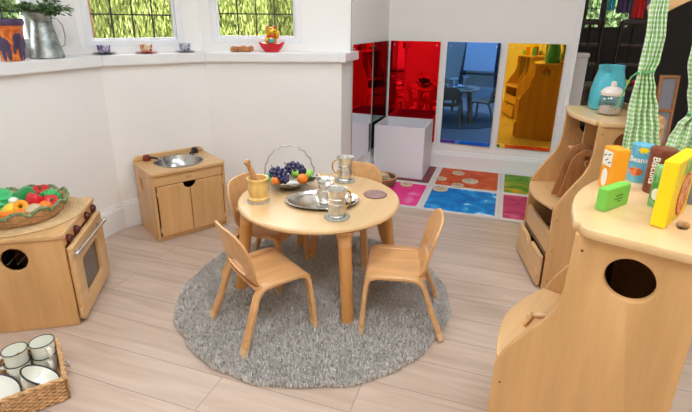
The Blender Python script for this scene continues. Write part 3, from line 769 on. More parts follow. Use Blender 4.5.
o = thing('serving_tray', 'oval silver tray in the middle of the table', 'tray', (-.652, 1.780, TZ+.0005), radians(19))
g = G().lathe([(0, 0), (.128, 0), (.138, .003), (.148, .009), (.157, .012), (.160, .0145), (.157, .0155), (.148, .0125), (.137, .0065), (.128, .0035), (0, .0035)], 72, wob=lambda a, r, z: (1+.008*cos(26*a) if r > .145 else 1))
g.warp(lambda x, y, z: (x, y*.74, z)); g.build('plate', 'silver', o)
g = G()
for k in range(40):
    a = 2*pi*k/40; g.ball(.0045, T((.1525*cos(a), .113*sin(a), .0125)), 1, sz=.6)
g.build('beaded_rim', 'pewter', o)
o = thing('pewter_vase', 'small pewter flared vase standing on the silver tray', 'vase', (-.640, 1.783, TZ+.0042)); o.scale = (1.16, 1.16, .92)
G().lathe([(0, 0), (.029, 0), (.033, .004), (.035, .02), (.034, .04), (.029, .062), (.0265, .078), (.0262, .088), (.0285, .098), (.034, .108), (.0345, .111), (.031, .1085), (.025, .095), (.0235, .08), (.026, .06), (.03, .03), (.028, .008), (0, .006)], 36).build('body', 'pewter', o)
g = G()
for z, r in ((.062, .0295), (.088, .0268)): g.tube([(r*cos(2*pi*i/36), r*sin(2*pi*i/36), z) for i in range(36)], .0016, 6, True)
g.build('band', 'pewterdark', o)
o = thing('shallow_dish', 'small silver dish on the right end of the oval tray', 'dish', (-.552, 1.815, TZ+.0042))  # added dish shape stands in for a reflection in the tray's curved edge
G().lathe([(0, 0), (.022, 0), (.032, .005), (.038, .012), (.0385, .0135), (.036, .012), (.03, .006), (.02, .0025), (0, .0025)], 32).build('bowl', 'silver', o)

# fruit dish
FC = Vector((-.862, 1.905, TZ+.0004)); fr = radians(17)
o = thing('fruit_dish', 'scalloped pewter fruit dish with tall twisted wire handle', 'fruit dish', FC, fr)
def wobf(a, r, z): return 1+(.035*cos(12*a))*max(0, (r-.075)/.05)
g = G().lathe([(0, .0), (.045, 0), (.05, .004), (.052, .010), (.075, .018), (.1, .030), (.122, .044), (.124, .046), (.121, .046), (.098, .034), (.074, .022), (.05, .015), (0, .013)], 96, wob=wobf)
g.warp(lambda x, y, z: (x, y*.80, z+.004*cos(12*atan2(y, x))*max(0, (sqrt(x*x+y*y)-.07)/.05))); g.build('bowl', 'pewterdark', o)
pts = []
for i in range(41):
    a = pi*i/40; k = .0016*(1 if i % 4 < 2 else -1)
    pts.append((-(.117+k)*cos(a), k, .040+(.165+k)*sin(a)**.85))
g = G().tube(pts, .0026, 6).tube([(p[0]+.002*sin(i*1.6), p[1]+.003*cos(i*1.6), p[2]+.002*sin(i*1.6+1)) for i, p in enumerate(pts)], .0018, 5); g.build('handle', 'pewterdark', o)
for s in (-1, 1):
    g = G()
    for k in range(5): a = k*1.26; g.ball(.016, T((s*.121, 0, .050)) @ RZ(a) @ T((.011, 0, .006)) @ RY(-.6), 1, sx=1, sy=.55, sz=.18)
    g.build('leaf_ornament', 'silver', o)
def grapes(loc, d, L, n, label, sd):
    o = thing('grape_bunch', label, 'grapes', loc, 0, 'toy grape bunches in the fruit dish')
    rnd = random.Random(sd); d = Vector(d).normalized(); a = d.cross(Vector((0, 0, 1))).normalized(); b = a.cross(d)
    bm0 = None; tpl = None
    for k in range(n):
        t = (k+.5)/n; R = .031*(sin(pi*min(1, t*.8+.18)))**.7; th = k*2.39996
        p = d*(t*L)+a*R*cos(th)*.95+b*R*sin(th)*.8
        if tpl is None: tpl = G().ball(.0112, None, 2).build('grape', 'grape', o); q = tpl
        else: q = tpl.copy(); COL.objects.link(q); q.parent = o
        q.location = p
    G().ball(1, T(d*L*.5), 2).warp(lambda x, y, z: tuple(d*L*.5+(Vector((x, y, z))-d*L*.5)*.018)).build('core', 'grape', o)
    G().tube([d*-.002, d*-.015+Vector((0, 0, .004)), d*-.026+Vector((0, 0, .016))], .0028, 6).build('stem', 'wickerdark', o)
def fl(u, v, z): return FC+Vector((u*cos(fr)-v*sin(fr), u*sin(fr)+v*cos(fr), z))
grapes(fl(-.072, .012, .078), (.82, -.56, -.20), .105, 40, 'dark grape bunch with a stem lying at the front of the fruit dish', 1)
grapes(fl(-.01, .058, .085), (.95, -.22, -.10), .09, 34, 'dark grape bunch at the back of the fruit dish', 2)
def fruit(name, u, v, z, r, mt, label, grp, sz=.95, rot=0):
    q = G().lathe([(0, -.9*r*sz)]+[(r*sin(pi*k/14), -r*sz*cos(pi*k/14)) for k in range(1, 14)]+[(.12*r, .9*r*sz), (0, .86*r*sz)], 26).build(name, mt, None, fl(u, v, z), (rot, .3, 0))
    return tag(q, label, 'fruit', grp)
fruit('toy_orange', -.055, -.048, .048, .026, 'orange', 'toy orange at the left front of the fruit dish', 'toy oranges in the fruit dish')
fruit('toy_orange', .064, -.022, .050, .027, 'orange', 'toy orange on the right, below the green fruit', 'toy oranges in the fruit dish')
fruit('toy_apple', .030, .018, .068, .025, 'lime', 'lime green toy fruit between the two grape bunches', 'lime green toy fruit')
fruit('toy_apple', .088, .028, .058, .025, 'lime', 'lime green toy fruit at the right end of the fruit dish', 'lime green toy fruit')
g = G()
for a, p in ((.5, (-.083, -.012, .052)), (1.6, (-.07, -.03, .056)), (2.6, (-.092, .01, .05))):
    g.ball(.026, T(p) @ RZ(a) @ RY(-.7), 2, sx=1, sy=.55, sz=.12)
tag(g.build('toy_leaf', 'veg_leaf' if 'veg_leaf' in M else 'lettuce', None, FC, (0, 0, fr)), 'small cluster of green toy leaves at the left of the fruit dish', 'leaves')

# ---------------------------------------------------------------- vegetable basket on the cooker
HZ = .4025
o = thing('woven_mat', 'large round straw mat on top of the toy cooker', 'mat', (-1.775, 1.29, HZ))
g = G().lathe([(0, 0), (.218, 0), (.222, .003), (.218, .007), (0, .0065)], 80); g.build('mat_disc', 'seagrass', o)
g = G(); ptsp = []
for i in range(700):
    a = i*.16; r = .214*i/700; ptsp.append((r*cos(a), r*sin(a), .0072))
g.tube(ptsp, .0032, 5); g.build('coil', 'seagrass', o)
VB = Vector((-1.754, 1.266, HZ+.0112))
o = thing('vegetable_basket', 'round woven basket with scalloped green crochet rim, full of toy vegetables', 'basket', VB)
g = G(); n = 150
g.lathe([(0, 0), (.127, 0), (.131, .005), (.125, .006), (0, .006)], 48)
for k in range(9):
    z = .004+k*.0061; r = .132+.033*(k/8)**.8
    g.tube([(r*(1+.014*(1 if (i//3+k) % 2 else -1))*cos(2*pi*i/n), r*(1+.014*(1 if (i//3+k) % 2 else -1))*sin(2*pi*i/n), z) for i in range(n)], .0042, 6, True)
g.build('woven_bowl', 'wicker', o)
g = G(); ns = 13
ring = []
for i in range(260):
    a = 2*pi*i/260; s = abs(sin(ns*a/2)); ring.append(((.168+.004*s)*cos(a), (.168+.004*s)*sin(a), .046+.022*s))
g.tube(ring, .0068, 8, True)
rng = random.Random(5)
for p in ring[::3]:
    g.ball(.0062+.002*rng.random(), T((p[0]+rng.uniform(-.003, .003), p[1]+rng.uniform(-.003, .003), p[2]+rng.uniform(-.002, .004))), 1)
g.build('crochet_rim', 'crochet', o)
def vg(name, p, mt, label, r, cat='toy vegetable', sx=1, sy=1, sz=.9, rot=(0, 0, 0), bump=.0, freq=3, seed=0, extra=None):
    loc = Vector((-1.752, 1.268, .400))+Vector(p)
    q = G().ball(r, None, 4 if bump else 3, sx, sy, sz, bump, seed, freq).build(name, mt, None, loc, rot)
    tag(q, label, cat, 'toy vegetables in the basket')
    if extra: extra(q)
    return q
def pepper(name, p, mt, label, r, rot=(0, 0, 0)):
    q = G().lathe([(0, -.8*r), (.35*r, -.86*r), (.7*r, -.6*r), (.92*r, -.1*r), (1.0*r, .35*r), (.85*r, .68*r), (.45*r, .72*r), (.15*r, .6*r), (0, .6*r)], 40, wob=lambda a, rr, z: 1+.09*cos(4*a)).build(name, mt, None, Vector((-1.752, 1.268, .400))+Vector(p), rot)
    tag(q, label, 'toy vegetable', 'toy vegetables in the basket')
    G().tube([(0, 0, .58*r), (0, .05*r, .85*r), (.1*r, .12*r, 1.05*r)], .12*r, 8).build('stalk', 'pepper', q)
    return q
vg('toy_cabbage', (-.085, -.02, .068), 'lettuce', 'big bright green toy cabbage at the left of the vegetable basket', .060, bump=.10, freq=7, seed=1)
pepper('toy_pepper', (-.028, .048, .066), 'pepper', 'pointed green toy pepper near the back of the vegetable basket', .046, (1.2, .3, 1.0))
pepper('toy_pepper', (-.01, .108, .07), 'red', 'red toy pepper at the very back of the vegetable basket', .034, (.3, .2, 0))
vg('toy_lettuce', (.062, .085, .066), 'green', 'round crinkled green toy lettuce at the back right of the basket', .040, bump=.12, freq=9, seed=4, sz=.85)
pepper('toy_pepper', (.062, .022, .070), 'red', 'large red toy pepper in the middle of the vegetable basket', .040, (-.5, .5, .4))
pepper('toy_pepper', (.098, .052, .062), 'red', 'small red toy pepper at the right end of the basket', .030, (.4, .7, .2))
vg('toy_egg', (.0, -.022, .084), 'egg', 'white toy egg in the middle of the vegetables', .017, 'toy egg', sx=1.1)
def ringveg(p, r, r2, mt, label, rot):
    q = G().tube([(r*cos(2*pi*i/32), r*sin(2*pi*i/32), 0) for i in range(32)], r2, 12, True).build('toy_onion_ring', mt, None, Vector((-1.752, 1.268, .400))+Vector(p), rot)
    tag(q, label, 'toy vegetable', 'toy vegetables in the basket')
ringveg((.072, -.052, .080), .017, .0105, 'amber', 'amber toy ring standing at the front of the vegetable basket', (1.0, .25, .6))
vg('toy_lemon', (.040, -.070, .070), 'yellow', 'yellow toy lemon at the front left of the basket', .026, sx=1.35, sy=.9, rot=(.2, -.5, .9))
vg('toy_carrot', (.040, -.094, .056), 'orange', 'orange toy carrot against the front left rim of the basket', .019, sx=1.9, sy=.9, rot=(0, .1, .5))
vg('toy_tangerine', (.086, -.068, .056), 'orange', 'orange toy fruit at the front rim, below the amber ring', .024, sx=1.2)
vg('toy_potato', (.104, -.030, .064), 'potato', 'beige toy potato at the right front rim', .028, sx=1.05, sy=1.35, sz=.75, rot=(0, 0, .5), bump=.05)
vg('toy_satsuma', (.112, .015, .060), 'orange', 'orange toy fruit to the right of the beige potato', .026)
vg('toy_sprout', (.008, -.088, .054), 'lettuce', 'small green toy sprout at the left front of the basket', .022, bump=.08, freq=7)

# ---------------------------------------------------------------- wicker tray with enamelware on the floor
TRO = Vector((-1.199, .883, 0)); tra = atan2(.6, -.8)
TR = thing('wicker_tray', 'rectangular wicker tray basket of enamelware on the floor in the lower left corner', 'basket', TRO, tra)
# local: x along the short side (away), y: long side to the left
WX, WY, TH = .232, .42, .084
def rectpath(x0, x1, y0, y1, k, amp, z):
    pts = []; n1, n2 = 36, 64
    def w(i): return amp*(1 if (i//2+k) % 2 else -1)
    for i in range(n1): pts.append((x0+(x1-x0)*i/n1, y0+w(i), z))
    for i in range(n2): pts.append((x1+w(i), y0+(y1-y0)*i/n2, z))
    for i in range(n1): pts.append((x1-(x1-x0)*i/n1, y1+w(i), z))
    for i in range(n2): pts.append((x0+w(i), y1-(y1-y0)*i/n2, z))
    return pts
g = G()
for k in range(11): g.tube(rectpath(0, WX, 0, WY, k, .0028, .006+k*.0068), .0040, 6, True)
for i in range(18):
    for x in (0, WX): y = WY*i/17; g.tube([(x, y, .004), (x, y, TH-.006)], .0035, 6)
    if i < 10:
        for y in (0, WY): x = WX*i/9; g.tube([(x, y, .004), (x, y, TH-.006)], .0035, 6)
g.build('woven_side', 'wicker', TR)
g = G()
for ph in (0, pi):
    pts = rectpath(0, WX, 0, WY, 0, 0, TH-.002)
    g.tube([(p[0]+.0035*cos(i*.7+ph)*1, p[1]+.0035*cos(i*.7+ph), p[2]+.004*sin(i*.7+ph)) for i, p in enumerate(pts)], .005, 6, True)
g.build('braided_rim', 'wicker', TR)
g = G().box(.004, WX-.004, .004, WY-.004, .002, .007); g.build('base', 'wicker', TR)
G().tube([(.095, -.006, .062), (.097, -.014, .056), (.105, -.018, .046), (.118, -.018, .046), (.126, -.014, .056), (.128, -.006, .062)], .0035, 8).build('metal_handle', 'pewterdark', TR)
MT = T(TRO) @ RZ(tra)
def mug(a, b, z, ang, label, tilt=0):
    o = thing('enamel_mug', label, 'mug', MT @ Vector((a, b, z)), tra+ang, 'cream enamel mugs with dark rims'); o.scale = (.86, .86, .93)
    G().lathe([(0, 0), (.034, 0), (.037, .003), (.0395, .03), (.0425, .069), (.0435, .0705), (.0412, .0705), (.0385, .03), (.036, .006), (0, .005)], 36).build('body', 'enamel', o)
    G().tube([(.0432*cos(2*pi*i/40), .0432*sin(2*pi*i/40), .0708) for i in range(40)], .0019, 8, True).build('rim', 'enamelrim', o)
    G().strip([(.039, 0, .016), (.054, 0, .018), (.062, 0, .03), (.062, 0, .046), (.055, 0, .057), (.040, 0, .058)], (0, 1, 0), .015, .004).build('handle', 'enamel', o)
    return o
mug(.187, .044, .0078, 3.4, 'cream enamel mug at the bottom of the right hand stack')
mug(.190, .044, .0555, 3.5, 'cream enamel mug on top of the right hand stack, handle to the front')
mug(.193, .121, .0078, 1.5, 'cream enamel mug at the bottom of the left hand stack')
mug(.193, .121, .0555, 1.7, 'cream enamel mug on top of the left hand stack, handle to the left')
def lying(name, label, prof, rimr, rimz, loc, rot, cat, grp, rt=.0025):
    o = thing(name, label, cat, (0, 0, 0), 0, grp); o.matrix_world = MT @ T(loc) @ rot
    G().lathe(prof, 48).build('body', 'enamel', o)
    G().tube([(rimr*cos(2*pi*i/56), rimr*sin(2*pi*i/56), rimz) for i in range(56)], rt, 8, True).build('rim', 'enamelrim', o)
lying('enamel_bowl', 'cream enamel bowl with dark rim tipped up in front of the mugs', [(0, 0), (.028, 0), (.034, .003), (.045, .018), (.055, .036), (.058, .044), (.0595, .0455), (.056, .045), (.043, .021), (.03, .006), (0, .005)], .059, .0455,
      (.074, .090, .034), RX(.62) @ RY(.06) @ RZ(0), 'bowl', 'cream enamel bowls and plates', .003)
lying('enamel_plate', 'large cream enamel plate with dark rim at the left of the wicker tray', [(0, 0), (.055, 0), (.063, .004), (.080, .010), (.088, .012), (.089, .0135), (.079, .0125), (.061, .007), (.053, .003), (0, .003)], .0885, .0132,
      (.104, .212, .034), RX(.26) @ RY(-.18), 'plate', 'cream enamel bowls and plates', .003)
lying('enamel_plate', 'cream enamel plate lying flat underneath the larger plate', [(0, 0), (.07, 0), (.078, .004), (.094, .010), (.098, .012), (.099, .0135), (.092, .0125), (.076, .007), (.068, .003), (0, .003)], .0985, .0132,
      (.116, .305, .0078), RX(0), 'plate', 'cream enamel bowls and plates', .003)

# ---------------------------------------------------------------- window sill
SZ_ = ZT+.0006
o = thing('decorated_jar', 'orange glazed jar painted with purple elephants on the window sill', 'jar', (-2.062, 1.612, SZ_), 0)
G().lathe([(0, 0), (.041, 0), (.045, .004), (.047, .03), (.053, .08), (.060, .13), (.063, .15), (.06, .158), (.056, .15), (.045, .06), (.042, .01), (0, .008)], 44).build('body', 'potorange', o)
G().lathe([(.061, .149), (.066, .152), (.068, .165), (.066, .176), (.061, .180), (.055, .178), (.055, .155)], 44).build('rim_band', 'potpurple', o)
g = G()
for k in range(3):
    # elephant relief wrapped on the jar wall
    a0 = -1.15+k*1.45
    for (du, z, ru, rz_) in ((0, .07, .026, .027), (.022, .094, .018, .022), (.030, .075, .008, .024), (.034, .052, .006, .02), (-.014, .036, .009, .03), (.008, .034, .009, .03), (.012, .1, .014, .018)):
        rr = .047+(z-.03)*.12; a = a0-du/rr
        g.ball(1, T((rr*cos(a)*1.0, rr*sin(a)*1.0, z)) @ RZ(a) @ RY(.12) @ Matrix.Diagonal((.0045, ru*1.1, rz_*1.2, 1)), 2)
g.build('elephant_relief', 'potpurple', o)
o = thing('zinc_jug', 'tall galvanised zinc jug with a leafy plant on the window sill', 'jug', (-2.066, 1.792, SZ_), 0)
def jugw(x, y, z):
    if z > .165 and sqrt(x*x+y*y) > .01:
        a = atan2(y, x)-radians(-127); k = max(0, cos(a))**3; s = (z-.165)/.05
        return (x+cos(radians(-127))*.045*k*s, y+sin(radians(-127))*.045*k*s, z+.018*k*s)
    return (x, y, z)
g = G().lathe([(0, 0), (.071, 0), (.0745, .004), (.0735, .012), (.066, .05), (.056, .1), (.047, .145), (.044, .165), (.046, .18), (.050, .205), (.049, .207), (.0425, .18), (.041, .165), (.052, .1), (.06, .05), (0, .02)], 48)
g.warp(jugw); g.build('body', 'zinc', o)
for pr in ([(.0745, .004), (.0765, .006), (.0755, .011), (.0738, .012)], [(.0445, .162), (.0465, .165), (.0445, .168)]): G().lathe(pr, 48).build('seam_band', 'zinc', o)
hx, hy = cos(radians(52)), sin(radians(52))
G().strip([(hx*.046, hy*.046, .185), (hx*.07, hy*.07, .178), (hx*.085, hy*.085, .15), (hx*.089, hy*.089, .1), (hx*.082, hy*.082, .06), (hx*.064, hy*.064, .05)], (-hy, hx, 0), .014, .004).build('handle', 'zinc', o)
rnd = random.Random(11)
pl = thing('potted_plant', 'small leaved green plant growing out of the zinc jug', 'plant', (-2.066, 1.792, SZ_+.17))
gs = G(); gl = G()
for k in range(56):
    a = rnd.random()*2*pi; L = .08+.09*rnd.random(); out = .55+.6*rnd.random()
    pts = []
    for i in range(6):
        t = i/5; pts.append(Vector((cos(a)*L*out*t, sin(a)*L*out*t*.9, .0+L*(1.1*t-.75*t*t*out))))
    gs.tube(pts, .0012, 4)
    for i in range(14):
        t = .25+.75*rnd.random(); j = min(4, int(t*5)); p = pts[j].lerp(pts[j+1], t*5-j)
        th = rnd.random()*2*pi; s = .011+.008*rnd.random()
        gl.ball(s, T(p) @ RZ(th) @ RY(rnd.uniform(-.7, .5)) @ T((s*.9, 0, 0)), 1, sx=1, sy=.42, sz=.09)
gs.build('stem', 'leaf', pl); gl.build('foliage', 'plantleaf', pl)
def cup(x, y, cm, sm, label, lab2, rz):
    s = tag(G().lathe([(0, 0), (.03, 0), (.034, .002), (.058, .006), (.060, .008), (.056, .0085), (.032, .005), (0, .0045)], 36).build('saucer', sm, None, (x, y, SZ_)), lab2, 'saucer', 'saucers on the window sill')
    o = thing('tea_cup', label, 'cup', (x, y, SZ_+.0052), rz, 'small patterned cups on the window sill')
    G().lathe([(0, 0), (.02, 0), (.022, .003), (.029, .008), (.032, .02), (.033, .042), (.0345, .044), (.0315, .043), (.03, .02), (.02, .006), (0, .005)], 32).build('body', cm, o)
    G().tube([(.032, 0, .012), (.042, 0, .014), (.047, 0, .024), (.042, 0, .034), (.033, 0, .034)], .0022, 8).build('handle', cm, o)
cup(-2.036, 2.118, 'cuppurple', 'saucerdark', 'purple patterned cup on dark saucer, left end of the middle sill', 'dark green saucer under the purple patterned cup', 2.2)
cup(-1.90, 2.29, 'cupcream', 'saucerred', 'red and gold patterned cup in the middle of the sill', 'red saucer under the red and gold patterned cup', 1.9)
cup(-1.772, 2.470, 'cuplilac', 'saucergrey', 'pale lilac patterned cup on the sill near the bay corner', 'grey saucer under the pale lilac cup', 1.7)
ang = atan2(2.83-2.4815, -.905+1.647)
o = thing('carved_figure', 'lumpy carved brown wooden figure lying on the right hand sill', 'ornament', (-1.490, 2.648, SZ_), ang); o.scale = (.9, .9, .8)
g = G(); rnd = random.Random(2)
for k in range(9): g.ball(.019+.006*rnd.random(), T((-.056+.014*k, rnd.uniform(-.006, .006), .02+.005*sin(k*1.7))), 2, bump=.1, freq=5, seed=k)
g.warp(lambda x, y, z: (x, y, max(z, 0))); g.build('body', 'terracotta', o)
o = thing('cat_ornament', 'gold cat ornament sitting in a red boat shaped dish on the sill', 'ornament', (-1.322, 2.716, SZ_), ang); o.scale = (1.2, 1.2, 1.22)
g = G().lathe([(0, 0), (.03, 0), (.034, .004), (.046, .016), (.058, .036), (.060, .042), (.054, .041), (.03, .03), (0, .028)], 40)
g.warp(lambda x, y, z: (x*1.12, y*.72, z+.3*max(0, abs(x)-.03)*(z/.042))); g.build('boat_dish', 'redplastic', o)
g = G().ball(.03, T((0, 0, .058)), 3, sx=.95, sy=.8, sz=1.0).ball(.026, T((0, -.004, .096)), 3, sx=1.08, sy=.88, sz=.9)
g.ball(.011, T((.03, -.012, .085)), 2, sz=1.9).ball(.011, T((-.022, -.02, .058)), 2, sz=1.5); g.ball(.012, T((.014, -.02, .034)), 2).ball(.012, T((-.014, -.02, .034)), 2)
b = g.build('cat_body', 'gold', o)
for s in (-1, 1): G().lathe([(0, 0), (.009, 0), (.006, .009), (0, .018)], 12, T((s*.016, -.003, .113)) @ RY(s*.25)).build('ear', 'redplastic', b)
g = G().tube([(.024*cos(2*pi*i/28), .021*sin(2*pi*i/28)-.002, .076) for i in range(28)], .004, 6, True); g.build('collar', 'redplastic', b)
G().box(-.013, .013, -.030, -.024, .046, .066, .003).build('chest_plaque', 'teal', b)
g = G()
for s in (-1, 1): g.ball(.0028, T((s*.010, -.0265, .1)), 1)
g.ball(.002, T((0, -.028, .092)), 1); g.build('face', 'knobblack', b)
# ---------------------------------------------------------------- on and in the far shelf unit
TOPZ = .7925
p = on(FAR, .262, .325, TOPZ)
o = thing('teal_jug', 'tall glossy turquoise jug on top of the far shelf unit', 'jug', p, radians(-115))
g = G().lathe([(0, 0), (.064, 0), (.069, .004), (.072, .02), (.073, .05), (.071, .09), (.064, .135), (.055, .168), (.0525, .183), (.0545, .196), (.0525, .2), (.049, .186), (.05, .17), (.06, .13), (.065, .05), (0, .012)], 48)
def sp(x, y, z):
    if z > .172:
        a = atan2(y, x); k = max(0, cos(a))**8; s = (z-.172)/.028
        return (x+.028*k*s, y, z+.008*k*s)
    return (x, y, z)
g.warp(sp); g.build('body', 'teal', o)
G().lathe([(0, .186), (.048, .186), (.049, .189), (.044, .196), (.02, .2), (0, .201)], 40).build('lid', 'teal', o)
G().tube([(-.05, 0, .185), (-.075, 0, .186), (-.095, 0, .165), (-.1, 0, .12), (-.094, 0, .075), (-.070, 0, .055)], [.009, .0085, .008, .008, .008, .008], 12).build('handle', 'teal', o)
p = on(FAR, .225, .185, TOPZ)
o = thing('lidded_jar', 'clear jar of pale grains with a frosted bottle top on the far shelf unit', 'jar', p)
G().lathe([(0, 0), (.042, 0), (.046, .004), (.0465, .06), (.044, .078), (.037, .086), (.035, .086), (.0425, .076), (.0448, .06), (.0445, .006), (0, .004)], 40).build('jar_body', 'glass', o)
G().lathe([(0, .0045), (.0435, .007), (.0438, .03), (.03, .037), (0, .034)], 36).build('grains', 'powder', o, kind='stuff')
G().lathe([(.0445, .083), (.0475, .085), (.0475, .096), (.044, .1), (.034, .112), (.024, .118), (.012, .12), (.0115, .134), (.008, .142), (0, .144)], 40).build('lid', 'lid', o)
for k, (y, tx, h, lb) in enumerate(((.135, .17, .24, 'brown wooden board leaning in the far shelf unit, nearest'), (.165, .15, .26, 'brown wooden board leaning in the far shelf unit, second in the row'), (.193, .185, .225, 'brown wooden board leaning in the far shelf unit, innermost'))):
    o = thing('wooden_board', lb, 'board', on(FAR, tx-.06, y-.012, .4065), FAR.rotation_euler.z, 'wooden boards leaning in the far shelf unit')
    w = .062
    lp = [(-w, 0), (w, 0), (w, h*.62)]+[(w*cos(a*pi/14), h*.62+h*.38*sin(a*pi/14)) for a in range(1, 14)]+[(-w, h*.62)]
    G().mesh(plate([lp, circ(0, h*.82, .011, 20)], .011, .003), RX(-.10) @ RY(.22) @ XZ(.006)).build('board', 'toast', o)
    G().tube([(0, -.006, h*.80), (-.006, -.009, h*.74), (.004, -.010, h*.68)], .002, 6, mat=RX(-.10) @ RY(.22)).build('cord', 'cap', o)
o = thing('lilac_tub', 'translucent lilac tub on the inner shelf of the far unit', 'tub', on(FAR, .255, .295, .5985))
G().lathe([(0, 0), (.03, 0), (.034, .003), (.04, .1), (.042, .102), (.038, .1), (.032, .006), (0, .005)], 28).build('tub', 'lilac', o)
o = thing('striped_bowl', 'black and white patterned bowl inside the lower cubby of the far unit', 'bowl', on(FAR, .085, .15, .1795))
G().lathe([(0, 0), (.03, 0), (.05, .02), (.066, .055), (.068, .057), (.063, .055), (.046, .022), (0, .008)], 36).build('body', 'enamel', o)
for z, r in ((.025, .0538), (.04, .0612), (.054, .0668)): G().tube([(r*cos(2*pi*i/40), r*sin(2*pi*i/40), z) for i in range(40)], .0034, 8, True).build('stripe', 'black', o)
# pegs in the near tray
for k, (x, y, a, mt, lb) in enumerate(((.016, .207, 1.2, 'honey', 'pale wooden peg in the near tray, lying straight'), (.034, .240, .25, 'cap', 'pale wooden peg in the near tray, lying across'), (.052, .196, .9, 'honey', 'darker wooden peg in the near tray, nearest the unit'))):
    o = tag(G().box(-.034, .034, -.005, .005, 0, .010, .003).box(-.008, .012, -.007, .007, .001, .0105, .002).build('wooden_peg', mt, None, on(NEAR, x, y, .4065+.0), (0, 0, a)), lb, 'peg', 'wooden pegs in the tray of the near unit')
o = tag(G().ball(.012, None, 2, sz=.7).build('dark_pebble', 'pewterdark', None, on(NEAR, .09, .255, .4150), (0, 0, 0)), 'small dark grey pebble at the back of the near tray', 'pebble')

# ---------------------------------------------------------------- toy groceries on the near unit
def carton(name, label, c, ax, sx, sy, h, mat):
    o = thing(name, label, 'box', (c[0], c[1], TOPZ), ax)
    G().box(-sx/2, sx/2, -sy/2, sy/2, 0, h, .0025).build('block', mat, o); return o
def face(o, me, side, d, u, z, mat, name, rot=0):
    """stick a flat print on a side of a carton: side '-y' or '-x' or '+y'"""
    R = {'-y': basis((u, -d-.0004, z), (1, 0, 0), (0, 0, 1), (0, -1, 0)), '-x': basis((-d-.0004, u, z), (0, -1, 0), (0, 0, 1), (-1, 0, 0))}[side]
    return G().mesh(me, R @ RZ(rot)).build(name, mat, o)
def disc_me(rx, ry, t=.0006): return plate([circ(0, 0, rx, 30, ry)], t, .0001)
def rect_me(w, h, t=.0006): return plate([rrect(-w/2, w/2, -h/2, h/2, .001)], t, .0001)
OB = carton('grocery_box', 'orange toy grocery box with pale label behind the green box', (.298, 1.198), radians(20), .036, .048, .1, 'boxorange')
face(OB, rect_me(.034, .036), '-x', .018, .002, .074, 'labelwhite', 'label')
face(OB, disc_me(.011, .022), '-x', .018, .002, .027, 'labelwhite', 'picture')
g = G()
for k, (a, b) in enumerate(((-.01, .006), (.006, .01), (-.002, -.004), (.01, -.008))): g.mesh(rect_me(.011, .0026, .0003), basis((-.0191, .002, .074), (0, -1, 0), (0, 0, 1), (-1, 0, 0)) @ T((a, b, 0)) @ RZ(.5))
g.build('lettering', 'printblue', OB)
GB = carton('grocery_box', 'small plain green toy box lying at the left front of the shelf top', (.274, 1.064), radians(50), .092, .022, .049, 'boxgreen')
g = G()
for (x, z, w) in ((.006, .029, .030), (.004, .022, .034), (.008, .016, .018)):
    for k in range(int(w/.004)): g.mesh(rect_me(.0026, .003, .0003), basis((x-w/2+k*.004, -.0112, z), (1, 0, 0), (0, 0, 1), (0, -1, 0)))
g.build('small_print', 'ink', GB)
YB = carton('grocery_box', 'tall yellow toy pizza box, nearest of the groceries', (.372, 1.033), radians(59.5), .145, .026, .133, 'boxyellow')
face(YB, disc_me(.038, .045), '-y', .013, .012, .052, 'printred', 'pizza_ring')
face(YB, disc_me(.034, .041, .0012), '-y', .013, .012, .052, 'pizza', 'pizza_print')
face(YB, rect_me(.085, .03), '-y', .013, .024, .112, 'printgreen', 'green_print')
# lettering wraps round the tins
def wrapped(me, r, z, a0, mat=None):
    """bend a flat XY mesh round a cylinder of radius r at angle a0"""
    bm = bmesh.new(); bm.from_mesh(me)
    xs = [v.co.x for v in bm.verts]; x = min(xs)+.002
    while x < max(xs)-.0005:
        bmesh.ops.bisect_plane(bm, geom=bm.verts[:]+bm.edges[:]+bm.faces[:], plane_co=(x, 0, 0), plane_no=(1, 0, 0)); x += .0022
    for v in bm.verts:
        a = a0+v.co.x/r; rr = r+v.co.z; v.co = Vector((rr*cos(a), rr*sin(a), z+v.co.y))
    bm.to_mesh(me); bm.free(); return me
def tin(name, label, c, r, h, mat):
    o = thing(name, label, 'tin', (c[0], c[1], TOPZ), 0, 'toy tins on the near shelf unit')
    G().lathe([(0, 0), (r*.98, 0), (r, .0015), (r, h-.0015), (r*.98, h), (0, h)], 44).build('tin_body', mat, o)
    return o
BN = tin('food_tin', 'pale blue toy tin marked Beans behind the orange box', (.375, 1.286), .0245, .094, 'canblue')
va = atan2(-1.286, -.375)
me = text_mesh('Beans', .0185); G().mesh(wrapped(me, .0246, .058, va-.22)).build('lettering', 'labelwhite', BN)
G().mesh(wrapped(plate([circ(0, 0, .0165, 36, .0105)], .0004, .0001), .0245, .028, va-.28)).build('beans_picture', 'beansprint', BN)
fw = [(.011+.0022*cos(6*2*pi*i/48), 2*pi*i/48) for i in range(48)]
G().mesh(wrapped(plate([[(q*cos(a), q*.62*sin(a)) for q, a in fw]], .0004, .0001), .0245, .083, va+.15)).build('yellow_badge', 'boxyellow', BN)
BC = tin('food_tin', 'dark brown toy tin marked Biscuits beside the beans tin', (.394, 1.203), .0268, .106, 'canbrown')
va = atan2(-1.203, -.389)
me = text_mesh('Biscuits', .0215)
me.transform(Matrix.Rotation(-pi/2, 4, 'Z')); G().mesh(wrapped(me, .0269, .056, va-.42)).build('lettering', 'labelwhite', BC)
fw = [(.0098+.0034*cos(5*2*pi*i/60), 2*pi*i/60) for i in range(60)]
G().mesh(wrapped(plate([[(q*cos(a), q*sin(a)) for q, a in fw]], .0004, .0001), .0268, .052, va+.18)).build('yellow_flower', 'boxyellow', BC)
GC = tin('food_tin', 'slim green toy tin half hidden behind the yellow pizza box', (.368, 1.100), .0160, .090, 'cangreen')
